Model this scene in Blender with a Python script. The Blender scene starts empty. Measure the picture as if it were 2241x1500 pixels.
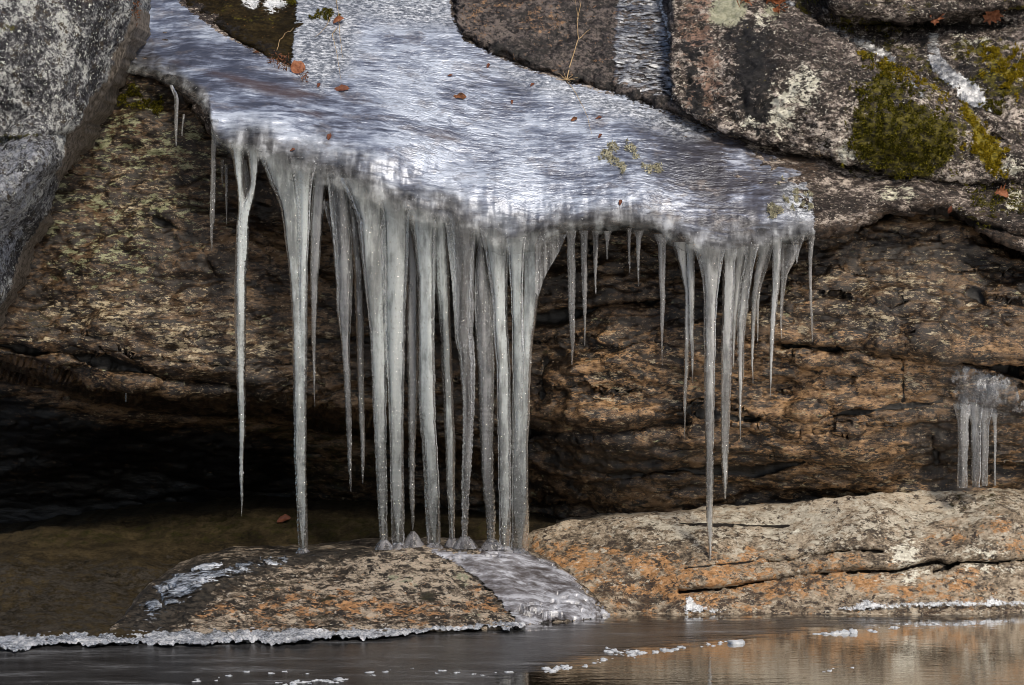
import bpy, math, random
import numpy as np
from mathutils import Vector, Matrix
random.seed(7); RNG = np.random.default_rng(11)
S = bpy.context.scene; COL = S.collection
W, H = 2241.0, 1500.0
FPX = 6000.0; CY = -12.0; CZ = 1.7; PITCH = math.radians(2.5)
cp, sp = math.cos(PITCH), math.sin(PITCH)

def at(u, v, Y):
    """point of the world standing at depth Y (metres behind the icicle row)"""
    u = np.asarray(u, float); v = np.asarray(v, float); Y = np.asarray(Y, float)
    a = (u - W/2)/FPX; b = -(v - H/2)/FPX
    dy = cp + b*sp; dz = -sp + b*cp
    t = (Y - CY)/dy
    return np.stack(np.broadcast_arrays(a*t, Y, CZ + dz*t), -1)

def water_Y(v):
    b = -(np.asarray(v, float) - H/2)/FPX
    return CY + CZ*(cp + b*sp)/(sp - b*cp)

# ---------------------------------------------------------------- noise
G12 = np.array([[1,1,0],[-1,1,0],[1,-1,0],[-1,-1,0],[1,0,1],[-1,0,1],[1,0,-1],[-1,0,-1],[0,1,1],[0,-1,1],[0,1,-1],[0,-1,-1]], float)
def _h(ix, iy, iz, seed):
    h = (ix*374761393 + iy*668265263 + iz*1274126177 + seed*974634777) & 0xffffffff
    h = ((h ^ (h >> 13))*1274126177) & 0xffffffff
    return (h ^ (h >> 16)) % 12
def perlin(p, seed=0):
    i = np.floor(p).astype(np.int64); f = p - i
    w = f*f*f*(f*(f*6-15)+10)
    out = 0
    for dx in (0,1):
        for dy in (0,1):
            for dz in (0,1):
                g = G12[_h(i[...,0]+dx, i[...,1]+dy, i[...,2]+dz, seed)]
                d = g[...,0]*(f[...,0]-dx)+g[...,1]*(f[...,1]-dy)+g[...,2]*(f[...,2]-dz)
                k = (w[...,0] if dx else 1-w[...,0])*(w[...,1] if dy else 1-w[...,1])*(w[...,2] if dz else 1-w[...,2])
                out = out + d*k
    return out
def fbm(p, octv=4, seed=0, gain=.5, ridged=False):
    out = 0; a = 1.; s = 1.
    for o in range(octv):
        n = perlin(p*s + o*17.3, seed+o)
        out = out + a*((1-2*np.abs(n)*1.4) if ridged else n)
        a *= gain; s *= 2.03
    return out
def n1d(x, seed=0, octv=3):
    x = np.asarray(x, float)
    return fbm(np.stack([x, x*0+seed*3.7+.31, x*0+.57], -1), octv, seed)

def smooth(x, a, b):
    t = np.clip((x-a)/(b-a), 0, 1); return t*t*(3-2*t)

def rbf(ctrl, c=.08):
    c3 = np.array(ctrl, float); q = c3[:, :2]/500.; n = len(q)
    K = np.sqrt(((q[:,None]-q[None])**2).sum(-1)+c*c)
    A = np.zeros((n+3, n+3)); A[:n,:n] = K; A[:n,n] = 1; A[:n,n+1:] = q; A[n,:n] = 1; A[n+1:,:n] = q.T
    sol = np.linalg.solve(A, np.concatenate([c3[:,2], np.zeros(3)]))
    def f(u, v):
        u = np.asarray(u, float)/500; v = np.asarray(v, float)/500
        o = sol[n] + sol[n+1]*u + sol[n+2]*v
        for k in range(n): o = o + sol[k]*np.sqrt((u-q[k,0])**2+(v-q[k,1])**2+c*c)
        return o
    return f

def seg_dist(u, v, pts, closed=False):
    pts = np.array(pts, float); n = len(pts); best = np.full(np.shape(u), 1e9)
    for k in range(n if closed else n-1):
        a = pts[k]; b = pts[(k+1) % n]; d = b-a
        t = np.clip(((u-a[0])*d[0]+(v-a[1])*d[1])/(d@d+1e-9), 0, 1)
        best = np.minimum(best, np.hypot(u-a[0]-t*d[0], v-a[1]-t*d[1]))
    return best
def sdf(u, v, poly):
    poly = np.array(poly, float); n = len(poly); ins = np.zeros(np.shape(u), bool)
    for k in range(n):
        a = poly[k]; b = poly[(k+1) % n]
        c = ((a[1] > v) != (b[1] > v)) & (u < (b[0]-a[0])*(v-a[1])/(b[1]-a[1]+1e-9)+a[0])
        ins ^= c
    d = seg_dist(u, v, poly, True)
    return np.where(ins, d, -d)
def mask(u, v, polys, soft=20.):
    m = np.zeros(np.shape(u))
    for p in polys: m = np.maximum(m, np.clip(.5+sdf(u, v, p)/(2*soft), 0, 1))
    return m
def ell(cu, cv, ru, rv, rot=0, n=14):
    r = math.radians(rot)
    return [(cu+ru*math.cos(t)*math.cos(r)-rv*math.sin(t)*math.sin(r), cv+ru*math.cos(t)*math.sin(r)+rv*math.sin(t)*math.cos(r)) for t in np.linspace(0, 2*math.pi, n, endpoint=False)]

# ---------------------------------------------------------------- objects
def tag(o, label=None, cat=None, group=None, kind=None):
    if label: o['label'] = label
    if cat: o['category'] = cat
    if group: o['group'] = group
    if kind: o['kind'] = kind
    return o
def raw(name, verts, faces, m, attrs=None, parent=None, shade=True, origin=None):
    """verts (n,3) array, faces: (m,4)/(m,3) array or list; origin goes to the base of the shape"""
    verts = np.asarray(verts, float)
    if origin is None:
        lo = verts.min(0); hi = verts.max(0); origin = np.array([(lo[0]+hi[0])/2, (lo[1]+hi[1])/2, lo[2]])
    me = bpy.data.meshes.new(name)
    if isinstance(faces, np.ndarray):
        k = faces.shape[1]; nf = len(faces)
        me.vertices.add(len(verts)); me.vertices.foreach_set('co', (verts-origin).astype(np.float32).ravel())
        me.loops.add(nf*k); me.loops.foreach_set('vertex_index', faces.astype(np.int32).ravel())
        me.polygons.add(nf); me.polygons.foreach_set('loop_start', (np.arange(nf)*k).astype(np.int32))
        me.polygons.foreach_set('loop_total', np.full(nf, k, np.int32))
        me.update(calc_edges=True)
    else:
        me.from_pydata((verts-origin).tolist(), [], [list(map(int, f)) for f in faces])
    me.validate()
    if shade: me.polygons.foreach_set('use_smooth', np.ones(len(me.polygons), bool))
    for k, a in (attrs or {}).items():
        at_ = me.attributes.new(k, 'FLOAT', 'POINT'); at_.data.foreach_set('value', np.asarray(a, np.float32).ravel())
    me.materials.append(m)
    o = bpy.data.objects.new(name, me); COL.objects.link(o)
    if parent is not None:
        o.parent = parent; o.location = Vector(origin)-parent.location
    else: o.location = origin
    return o

class Surf:
    """a grid surface u-v -> point + normal"""
    def __init__(s, a, lo, hi, P, N, swap): s.a, s.lo, s.hi, s.P, s.N, s.swap = a, lo, hi, P, N, swap
    def __call__(s, u, v):
        u = np.asarray(u, float); v = np.asarray(v, float)
        aa, cc = (v, u) if s.swap else (u, v)
        fi = np.clip((aa-s.a[0])/(s.a[1]-s.a[0]), 0, len(s.a)-1.001)
        lo = np.interp(aa, s.a, s.lo); hi = np.interp(aa, s.a, s.hi)
        fj = np.clip((cc-lo)/(hi-lo+1e-9), 0, 1)*(s.P.shape[1]-1.001)
        i = fi.astype(int); j = fj.astype(int); x = (fi-i)[...,None]; y = (fj-j)[...,None]
        def g(A): return (A[i,j]*(1-x)+A[i+1,j]*x)*(1-y)+(A[i,j+1]*(1-x)+A[i+1,j+1]*x)*y
        n = g(s.N); return g(s.P), n/np.linalg.norm(n, axis=-1, keepdims=True)

def normals(P):
    di = np.gradient(P, axis=0); dj = np.gradient(P, axis=1)
    n = np.cross(di, dj); n /= np.linalg.norm(n, axis=-1, keepdims=True)+1e-12
    n[n[...,1] > 0.25] *= -1
    return n

def grid_faces(n, m):
    i, j = np.meshgrid(np.arange(n-1), np.arange(m-1), indexing='ij'); b = i*m+j
    return np.stack([b, b+1, b+m+1, b+m], -1).reshape(-1, 4)

def curve(pts):
    p = np.array(pts, float); return lambda x: np.interp(x, p[:,0], p[:,1])

def rock(name, m, a0, a1, lo, hi, depth, step=4., rows=None, fold0=None, fold1=None, foldA=None, foldB=None, disp=(), masks=None, back=.35,
         jit=(0,0), swap=False, extra=None, cull=None, seed=0, dispmask=None):
    na = int((a1-a0)/step)+1; a = np.linspace(a0, a1, na)
    L = (curve(lo)(a) if not np.isscalar(lo) else np.full(na, float(lo))); U = (curve(hi)(a) if not np.isscalar(hi) else np.full(na, float(hi)))
    if jit[0]: L = L + jit[0]*n1d(a/45., seed+1, 4)
    if jit[1]: U = U + jit[1]*n1d(a/45., seed+2, 4)
    U = np.maximum(U, L+2)
    m_ = rows or int(np.max(U-L)/step)+1
    s = np.linspace(0, 1, m_)
    if fold0 or fold1: s = s*.6 + .4*(.5-.5*np.cos(math.pi*s)) if (fold0 and fold1) else s
    c = L[:,None]+(U-L)[:,None]*s[None]; aa = np.broadcast_to(a[:,None], c.shape)
    u, v = (c, aa) if swap else (aa, c)
    Y = depth(u, v)
    for f, d in ((fold0, c-L[:,None]), (fold1, U[:,None]-c), (foldA, aa-a0), (foldB, a1-aa)):
        if f:
            q = np.clip(1-d/f[0], 0, 1); Y = Y + f[1]*(1-np.sqrt(np.maximum(0, 1-q*q*.998)))
    if extra is not None: Y = Y+extra(u, v)
    P = at(u, v, Y); N = normals(P); D = np.zeros(u.shape)
    for k, (sc, amp, octv, st, rid) in enumerate(disp):
        D = D + amp*fbm(P*sc*np.array(st), octv, seed*7+k*13, ridged=rid)
    if dispmask is not None: D = D*dispmask(u, v)
    P = P + N*D[...,None]; N = normals(P)
    att = {k: f(u, v) for k, f in (masks or {}).items()}
    su = Surf(a, L, U, P, N, swap)
    if back:
        b = np.array([0, back, 0])
        P2 = np.concatenate([P[:,:1]+b, P, P[:,-1:]+b], 1)
        P2 = np.concatenate([P2[:1]+b, P2, P2[-1:]+b], 0)
        att = {k: np.pad(x, 1, mode='edge') for k, x in att.items()}
    else: P2 = P
    fc = grid_faces(*P2.shape[:2])
    V = P2.reshape(-1, 3); A = {k: x.ravel() for k, x in att.items()}
    if cull is not None:
        keep = cull(u, v) if not back else np.pad(cull(u, v), 1, mode='edge')
        keep = keep.ravel(); fc = fc[keep[fc].all(1)]
        idx = np.full(len(V), -1); used = np.unique(fc); idx[used] = np.arange(len(used))
        V = V[used]; fc = idx[fc]; A = {k: x[used] for k, x in A.items()}
    o = raw(name, V, fc, m, A)
    return o, su

def sheet(name, m, su, poly, off=.008, step=3., edge=12., disp=(), masks=None, seed=0, grow=8., thick=0., soft=5):
    """thin layer lying on a surface inside an outline; its 'edge' attribute lets the material fray the rim"""
    p = np.array(poly, float); (u0, v0), (u1, v1) = p.min(0)-grow-4, p.max(0)+grow+4
    a = np.arange(u0, u1+step, step); b = np.arange(v0, v1+step, step)
    u, v = np.meshgrid(a, b, indexing='ij'); sd = sdf(u, v, p)
    P, N = su(u, v)
    if soft:
        def blur(A):
            for ax in (0, 1):
                for _ in range(2):
                    B = np.pad(A, [(soft, soft) if q == ax else (0, 0) for q in range(3)], mode='edge'); C = np.cumsum(B, axis=ax)
                    C = np.concatenate([np.zeros_like(np.take(C, [0], ax)), C], ax); n_ = A.shape[ax]
                    A = (np.take(C, range(2*soft+1, 2*soft+1+n_), ax)-np.take(C, range(0, n_), ax))/(2*soft+1)
            return A
        P = .3*P+.7*blur(P); N = normals(P)
    D = np.full(u.shape, off)
    if thick: D = D+thick*smooth(sd, 0, 30)
    for k, (sc, amp, octv, st, rid) in enumerate(disp): D = D+amp*fbm(P*sc*np.array(st), octv, seed*5+k*11+3, ridged=rid)
    D = np.maximum(D, .002)*smooth(sd, -grow-6, 6)+.0015
    P = P+N*D[...,None]
    keep = (sd > -grow).ravel(); fc = grid_faces(*u.shape); fc = fc[keep[fc].all(1)]
    used = np.unique(fc); idx = np.full(u.size, -1); idx[used] = np.arange(len(used))
    A = {'edge': np.clip(.5+sd/(2*edge), 0, 1).ravel()[used]}
    for k, f in (masks or {}).items(): A[k] = f(u, v).ravel()[used]
    return raw(name, P.reshape(-1, 3)[used], idx[fc], m, A), Surf(a, np.full(len(a), b[0]), np.full(len(a), b[-1]), P, normals(P), False)

# ---------------------------------------------------------------- materials
class NB:
    def __init__(s, name):
        s.m = bpy.data.materials.new(name); s.m.use_nodes = True; s.t = s.m.node_tree; s.t.nodes.clear()
        s.out = s.t.nodes.new('ShaderNodeOutputMaterial'); s.geo = s.t.nodes.new('ShaderNodeNewGeometry'); s.k = 0
    def L(s, a, b): s.t.links.new(a, b)
    def put(s, sock, x):
        if hasattr(x, 'is_linked') or isinstance(x, bpy.types.NodeSocket): s.L(x, sock)
        elif isinstance(x, (tuple, list)) and len(x) == 3 and sock.type == 'RGBA': sock.default_value = (*x, 1)
        else: sock.default_value = x
    def vec(s, st):
        if tuple(st) == (1,1,1): return s.geo.outputs['Position']
        n = s.t.nodes.new('ShaderNodeVectorMath'); n.operation = 'MULTIPLY'; s.L(s.geo.outputs['Position'], n.inputs[0]); n.inputs[1].default_value = st
        return n.outputs[0]
    def noise(s, sc, det=4, rough=.6, st=(1,1,1), dist=0., off=None):
        n = s.t.nodes.new('ShaderNodeTexNoise'); n.noise_dimensions = '4D'; s.k += 1
        n.inputs['W'].default_value = s.k*3.17 if off is None else off
        s.L(s.vec(st), n.inputs['Vector']); n.inputs['Scale'].default_value = sc; n.inputs['Detail'].default_value = det
        n.inputs['Roughness'].default_value = rough; n.inputs['Distortion'].default_value = dist
        return n.outputs[0]
    def vor(s, sc, st=(1,1,1), feat='DISTANCE_TO_EDGE'):
        n = s.t.nodes.new('ShaderNodeTexVoronoi'); n.feature = feat; s.L(s.vec(st), n.inputs['Vector']); n.inputs['Scale'].default_value = sc
        return n.outputs['Distance']
    def ramp(s, f, stops, interp='LINEAR'):
        n = s.t.nodes.new('ShaderNodeValToRGB'); r = n.color_ramp; r.interpolation = interp
        while len(r.elements) < len(stops): r.elements.new(.5)
        for e, (p, c) in zip(r.elements, sorted(stops, key=lambda x: x[0])):
            e.position = p; e.color = (c, c, c, 1) if np.isscalar(c) else (*c, 1)
        s.put(n.inputs[0], f); return n.outputs[0]
    def mix(s, f, a, b, mode='MIX'):
        n = s.t.nodes.new('ShaderNodeMix'); n.data_type = 'RGBA'; n.blend_type = mode
        s.put(n.inputs[0], f); s.put(n.inputs[6], a); s.put(n.inputs[7], b); return n.outputs[2]
    def math(s, op, a, b=0., c=0., clamp=False):
        n = s.t.nodes.new('ShaderNodeMath'); n.operation = op; n.use_clamp = clamp
        s.put(n.inputs[0], a); s.put(n.inputs[1], b); s.put(n.inputs[2], c); return n.outputs[0]
    def attr(s, name):
        n = s.t.nodes.new('ShaderNodeAttribute'); n.attribute_name = name; return n.outputs['Fac']
    def sstep(s, x, a, b):
        n = s.t.nodes.new('ShaderNodeMapRange'); n.interpolation_type = 'SMOOTHSTEP'
        s.put(n.inputs[0], x); n.inputs[1].default_value = a; n.inputs[2].default_value = b; return n.outputs[0]
    def bump(s, h, dist=.01, strength=1., normal=None):
        n = s.t.nodes.new('ShaderNodeBump'); s.put(n.inputs['Height'], h); n.inputs['Distance'].default_value = dist; n.inputs['Strength'].default_value = strength
        if normal is not None: s.L(normal, n.inputs['Normal'])
        return n.outputs[0]
    def bsdf(s, col, rough=.7, spec=.3, normal=None, **kw):
        n = s.t.nodes.new('ShaderNodeBsdfPrincipled'); s.put(n.inputs['Base Color'], col); s.put(n.inputs['Roughness'], rough); s.put(n.inputs['Specular IOR Level'], spec)
        if normal is not None: s.L(normal, n.inputs['Normal'])
        for k, x in kw.items(): s.put(n.inputs[k.replace('_', ' ')], x)
        return n.outputs[0]
    def mixs(s, f, a, b):
        n = s.t.nodes.new('ShaderNodeMixShader'); s.put(n.inputs[0], f); s.L(a, n.inputs[1]); s.L(b, n.inputs[2]); return n.outputs[0]
    def transp(s): return s.t.nodes.new('ShaderNodeBsdfTransparent').outputs[0]
    def trans(s, col, normal=None):
        n = s.t.nodes.new('ShaderNodeBsdfTranslucent'); s.put(n.inputs[0], col); return n.outputs[0]
    def done(s, sh): s.L(sh, s.out.inputs[0]); return s.m

def rock_mat(name, cols, st=(1,1,1), sc=14., fine=70., flecks=None, layers=(), rough=.7, spec=.3, bump=.012, grain=1., contrast=1., bias=0.):
    """cols: dark, mid, light. layers: (attr, colA, colB, noise scale, noise amp[, stretch])"""
    b = NB(name)
    big = b.noise(sc*.22, 3, .55, st); med = b.noise(sc, 8, .72, st); fin = b.noise(fine, 6, .75, st)
    f = b.math('ADD', b.math('MULTIPLY', big, .22), b.math('ADD', b.math('MULTIPLY', med, .38), b.math('MULTIPLY', fin, .40)))
    w = .085/contrast
    c = b.ramp(f, [(.5+bias-w, cols[0]), (.5+bias-w*.15, cols[1]), (.5+bias+w*.75, cols[2])])
    for (col, s_, lo, hi) in (flecks or ()):
        lo = .5+(lo-.5)*.62; c = b.mix(b.sstep(b.noise(s_, 5, .75, st), lo, lo+.03), c, col)
    for ly in layers:
        a, cA, cB, ns, amp = ly[:5]; lst = ly[5] if len(ly) > 5 else st
        n = b.noise(ns, 7, .75, lst)
        fac = b.sstep(b.math('MULTIPLY_ADD', b.math('SUBTRACT', b.math('MULTIPLY_ADD', b.math('SUBTRACT', fin, .5), .6, n), .5), amp*1.9, b.attr(a)), .42, .58)
        c = b.mix(fac, c, b.mix(b.sstep(b.noise(fine*.8, 5, .75, lst), .4, .6), cA, cB))
    h = b.math('ADD', b.math('MULTIPLY', med, .6), b.math('MULTIPLY', fin, .4*grain))
    return b.done(b.bsdf(c, rough, spec, b.bump(h, bump, 1.)))

def ice_sheet_mat(name):
    b = NB(name)
    rip = b.noise(50, 2.5, .5, (.20,1,1), .5); rip2 = b.noise(120, 3, .6, (.3, 1, 1), .3); blot = b.noise(6, 5, .6, (.6, 1, 1)); ver = b.noise(24, 3, .55, (1, .3, .2)); spk = b.noise(150, 3, .7)
    gr = b.noise(80, 4, .7, (.5,1,1))
    # thin wavelet lines where the two noises cross their middle
    ln = b.math('MULTIPLY', b.sstep(b.math('ABSOLUTE', b.math('SUBTRACT', rip, .5)), .0, .035), b.math('MULTIPLY_ADD', b.sstep(b.math('ABSOLUTE', b.math('SUBTRACT', rip2, .5)), 0., .03), .4, .6))
    f = b.math('ADD', b.math('MULTIPLY', rip, .35), b.math('ADD', b.math('MULTIPLY', gr, .15), b.math('ADD', b.math('MULTIPLY', blot, .50), b.attr('tone'))))
    c = b.ramp(f, [(.41, (.03,.03,.04)), (.46, (.09,.10,.14)), (.50, (.18,.21,.285)), (.57, (.45,.51,.62))])
    th = b.ramp(f, [(.40, (.028,.022,.021)), (.46, (.065,.06,.07)), (.51, (.13,.145,.20)), (.565, (.46,.50,.60))])
    c = b.mix(b.attr('thin'), c, th)
    c = b.mix(b.math('MULTIPLY', b.math('SUBTRACT', 1., ln), b.math('MULTIPLY_ADD', b.attr('calm'), -.42, .58)), c, (.07,.07,.085))
    fr = b.ramp(b.noise(70, 6, .8, (.7,1,1)), [(.43, (.03,.032,.034)), (.5, (.20,.22,.25)), (.57, (.62,.65,.70))])
    c = b.mix(b.math('MULTIPLY', b.sstep(b.noise(9, 6, .68, (.6,1,1)), .535, .60), b.math('MULTIPLY_ADD', b.attr('thin'), .35, .42)), c, b.ramp(b.noise(40, 5, .7), [(.42, (.03,.024,.02)), (.5, (.09,.07,.06)), (.58, (.20,.17,.15))]))
    c = b.mix(b.attr('frost'), c, fr)
    br = b.sstep(b.math('MULTIPLY_ADD', b.math('SUBTRACT', b.noise(10, 5, .65, (.25,1,1)), .5), 1.2, b.attr('brown')), .42, .85)
    c = b.mix(b.math('MULTIPLY', br, .85), c, (.07,.05,.052))
    # the clear lip: dark where one looks into it, greyer again where it turns into icicles
    lipf = b.math('ADD', b.math('MULTIPLY', ver, .5), b.math('MULTIPLY', b.noise(13, 5, .6), .5))
    lip = b.ramp(lipf, [(.41, (.025,.025,.026)), (.48, (.075,.076,.08)), (.54, (.16,.166,.178)), (.60, (.36,.38,.41))])
    root = b.ramp(ver, [(.42, (.14,.145,.145)), (.5, (.25,.26,.26)), (.58, (.38,.40,.40))])
    lip = b.mix(b.sstep(b.attr('lip'), .76, .95), lip, root)
    lip = b.mix(b.sstep(b.noise(110, 3, .7, (1,1,.5)), .65, .70), lip, (.62,.64,.66))
    lf = b.sstep(b.math('MULTIPLY_ADD', b.math('SUBTRACT', b.noise(8, 5, .6), .5), .9, b.attr('lip')), .18, .86)
    c = b.mix(lf, c, lip)
    calm = b.math('MULTIPLY_ADD', b.math('MAXIMUM', b.attr('calm'), b.math('MULTIPLY', b.sstep(b.noise(3.5, 3, .5), .5, .62), .7)), -.78, 1.)
    hh = b.mix(lf, b.math('MULTIPLY', calm, b.math('ADD', b.math('MULTIPLY', rip, .9), b.math('MULTIPLY', rip2, .45))), b.math('ADD', b.math('MULTIPLY', ver, .14), b.math('MULTIPLY', spk, .02)))
    nrm = b.bump(hh, .013, .9)
    sh = b.bsdf(c, b.math('MULTIPLY_ADD', spk, .2, .22), b.math('MULTIPLY_ADD', lf, -.46, .5), nrm, IOR=1.31)
    gl = b.bsdf((.72,.80,.97), b.math('MULTIPLY_ADD', spk, .2, .30), .5, nrm, Metallic=1.)
    sh = b.mixs(b.math('MAXIMUM', .015, b.math('MULTIPLY_ADD', br, -.16, b.math('MULTIPLY_ADD', b.attr('thin'), -.12, b.math('MULTIPLY_ADD', lf, -.20, .18)))), sh, gl)
    al = b.sstep(b.math('MULTIPLY_ADD', b.math('SUBTRACT', b.noise(75, 6, .75, (.7,1,.7)), .5), 1.3, b.attr('edge')), .40, .52)
    fade = b.math('MULTIPLY_ADD', b.sstep(b.math('MULTIPLY_ADD', b.math('SUBTRACT', b.noise(18, 3, .5), .5), .5, b.attr('lip')), .70, .97), -.9, 1.)
    return b.done(b.mixs(b.math('MULTIPLY', al, fade), b.transp(), sh))

def thin_ice_mat(name, cols, st=(.4,1,1), amp=1.5, lo=.4, sc=70, clear=0., rough=.15, bump=.006, gloss=.2):
    b = NB(name)
    n = b.noise(sc, 6, .72, st); big = b.noise(12, 4, .6, st)
    c = b.ramp(b.math('ADD', b.math('MULTIPLY', n, .6), b.math('MULTIPLY', big, .4)), [(.42, cols[0]), (.5, cols[1]), (.58, cols[2])])
    sh = b.bsdf(c, rough, .6, (nr := b.bump(n, bump, .9)), IOR=1.31)
    if gloss: sh = b.mixs(gloss, sh, b.bsdf((.86,.90,.97), .24, .5, nr, Metallic=1.))
    al = b.sstep(b.math('MULTIPLY_ADD', b.math('SUBTRACT', b.noise(sc*.9, 6, .75, st), .5), amp, b.attr('edge')), lo, lo+.12)
    if clear: al = b.math('MULTIPLY', al, b.math('SUBTRACT', 1., b.math('MULTIPLY', b.sstep(big, .42, .6), clear)))
    return b.done(b.mixs(al, b.transp(), sh))

def icicle_mat(name, cloud=(.3,.75), tint=(.78,.82,.83), rough=.06, sparkle=.03):
    b = NB(name)
    stk = b.noise(42, 4, .6, (1, 1, .05)); bl = b.noise(10, 4, .6, (1,1,.25)); bub = b.noise(170, 2, .6, (1,1,.45)); rg = b.noise(130, 2, .5, (.35,.35,1))
    f = b.math('ADD', b.math('MULTIPLY', stk, .6), b.math('MULTIPLY', bl, .4))
    cl = b.math('MULTIPLY_ADD', b.sstep(f, .42, .57), cloud[1]-cloud[0], cloud[0])
    cl = b.math('MULTIPLY', cl, b.math('MULTIPLY_ADD', b.sstep(b.attr('down'), .25, 1.), -.55, 1.))
    cl = b.math('MAXIMUM', cl, b.math('MULTIPLY', b.sstep(bub, .62, .68), .9))
    h = b.math('ADD', b.math('MULTIPLY', rg, .7), b.math('MULTIPLY', stk, .5))
    nr = b.bump(h, .012, .8)
    g = b.bsdf((.97,.98,.985), rough, .5, nr, Transmission_Weight=1., IOR=1.31)
    col = b.mix(b.sstep(stk, .43, .58), tuple(x*.55 for x in tint), tint)
    d = b.mixs(.42, b.bsdf(col, .25, .5, nr), b.trans(col))
    return b.done(b.mixs(cl, g, d))

def core_mat(name, tint, dense=(.55, 1.), fade=.55):
    b = NB(name)
    big = b.noise(9, 3, .55, (1.6,1,.22)); fin = b.noise(55, 4, .6, (1,1,.12)); cloud = b.noise(26, 5, .65, (1,1,.5))
    f = b.math('ADD', b.math('MULTIPLY', big, .5), b.math('ADD', b.math('MULTIPLY', fin, .22), b.math('MULTIPLY', cloud, .28)))
    oi = b.t.nodes.new('ShaderNodeObjectInfo').outputs['Random']; k_ = b.math('MULTIPLY_ADD', oi, .5, .80)
    col = b.mix(1., b.mix(b.sstep(f, .43, .57), tuple(x*.55 for x in tint), tuple(min(1, x*1.08) for x in tint)), b.ramp(k_, [(0., 0.), (1., 1.)]), 'MULTIPLY')
    sh = b.mixs(.4, b.bsdf(col, .6, .2), b.trans(col))
    al = b.math('MULTIPLY_ADD', b.sstep(f, .40, .56), dense[1]-dense[0], dense[0])
    al = b.math('MULTIPLY', al, b.math('MULTIPLY_ADD', b.sstep(b.attr('down'), .3, 1.), -fade, 1.))
    return b.done(b.mixs(al, b.transp(), sh))
def simple_mat(name, cols, sc=40., rough=.7, spec=.3, bump=.003, st=(1,1,1), trans=0.):
    b = NB(name); n = b.noise(sc, 5, .7, st)
    k = len(cols); c = b.ramp(n, [(.32+.36*i/(k-1), x) for i, x in enumerate(cols)])
    sh = b.bsdf(c, rough, spec, b.bump(n, bump, .8))
    if trans: sh = b.mixs(trans, sh, b.trans(c))
    return b.done(sh)

#@@MATS
STR = (.55, 1, 1.5)
M_boul = rock_mat('grey_lichened_granite', [(.012,.012,.016), (.078,.079,.09), (.39,.405,.40)], (1,1,1), 15, 70, flecks=[((.05,.04,.03), 30, .60, .68), ((.55,.58,.54), 85, .62, .70)],
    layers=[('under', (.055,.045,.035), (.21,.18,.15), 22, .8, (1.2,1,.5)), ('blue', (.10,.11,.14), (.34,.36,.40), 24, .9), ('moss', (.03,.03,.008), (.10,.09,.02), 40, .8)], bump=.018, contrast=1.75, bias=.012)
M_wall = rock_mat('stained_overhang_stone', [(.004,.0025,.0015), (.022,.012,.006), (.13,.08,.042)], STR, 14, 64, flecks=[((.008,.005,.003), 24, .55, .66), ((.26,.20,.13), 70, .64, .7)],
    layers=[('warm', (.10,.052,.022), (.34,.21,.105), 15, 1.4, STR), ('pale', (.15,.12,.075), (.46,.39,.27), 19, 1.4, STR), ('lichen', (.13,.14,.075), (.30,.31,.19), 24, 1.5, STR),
            ('moss', (.012,.011,.003), (.045,.036,.009), 24, 1.0), ('stain', (.003,.002,.0015), (.018,.011,.006), 13, 1.5, (1,1,.6)), ('crack', (.0015,.001,.0008), (.004,.003,.002), 40, .55)], rough=.42, spec=.5, bump=.012, contrast=1.35)  # moss and crack layers also carry the cave's painted shade
M_base = rock_mat('orange_stained_granite', [(.036,.028,.021), (.225,.18,.13), (.46,.40,.315)], (.7,1,1.1), 15, 80, flecks=[((.04,.03,.025), 34, .58, .66)],
    layers=[('orange', (.22,.11,.04), (.46,.265,.13), 16, 1.5), ('dark', (.022,.018,.017), (.075,.048,.03), 20, 1.5), ('pale', (.30,.275,.225), (.50,.465,.39), 22, 1.3), ('white', (.42,.40,.33), (.72,.71,.63), 36, 1.1),
            ('moss', (.02,.018,.006), (.06,.045,.014), 24, 1.2), ('crack', (.004,.003,.002), (.012,.008,.006), 40, .5)], rough=.65, bump=.010, contrast=1.15)
M_mound = rock_mat('speckled_shore_boulder_stone', [(.006,.005,.004), (.065,.049,.035), (.37,.315,.25)], (.6,1,1.2), 16, 70, flecks=[((.015,.012,.01), 30, .54, .62), ((.45,.42,.37), 60, .64, .68)],
    layers=[('orange', (.22,.11,.045), (.42,.24,.12), 20, 1.4), ('green', (.15,.16,.11), (.28,.29,.21), 22, 1.2), ('wet', (.005,.005,.005), (.045,.038,.03), 22, 2.0), ('black', (.006,.006,.004), (.03,.026,.012), 34, 1.0)], rough=.55, bump=.018, contrast=1.6)
M_shelf = rock_mat('mossy_brown_ground', [(.005,.004,.002), (.022,.016,.007), (.055,.041,.020)], (.8,1,1), 12, 90, flecks=[((.25,.21,.14), 130, .78, .8)],
    layers=[('grey', (.018,.016,.013), (.048,.041,.032), 20, 1.2), ('green', (.012,.012,.003), (.032,.027,.007), 24, 1.2)], rough=.85, spec=.15, bump=.012)
M_wedge = rock_mat('dark_mossy_slab_stone', [(.004,.003,.0015), (.014,.010,.004), (.036,.026,.010)], (.6,1,1.2), 16, 80, flecks=[((.26,.13,.06), 95, .72, .745)],
    layers=[('moss', (.03,.03,.004), (.11,.10,.015), 40, .9), ('snow', (.35,.38,.42), (.75,.78,.82), 60, 1.1), ('wet', (.008,.007,.007), (.026,.024,.024), 30, 1.2)], rough=.85, spec=.12, bump=.012)
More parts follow.
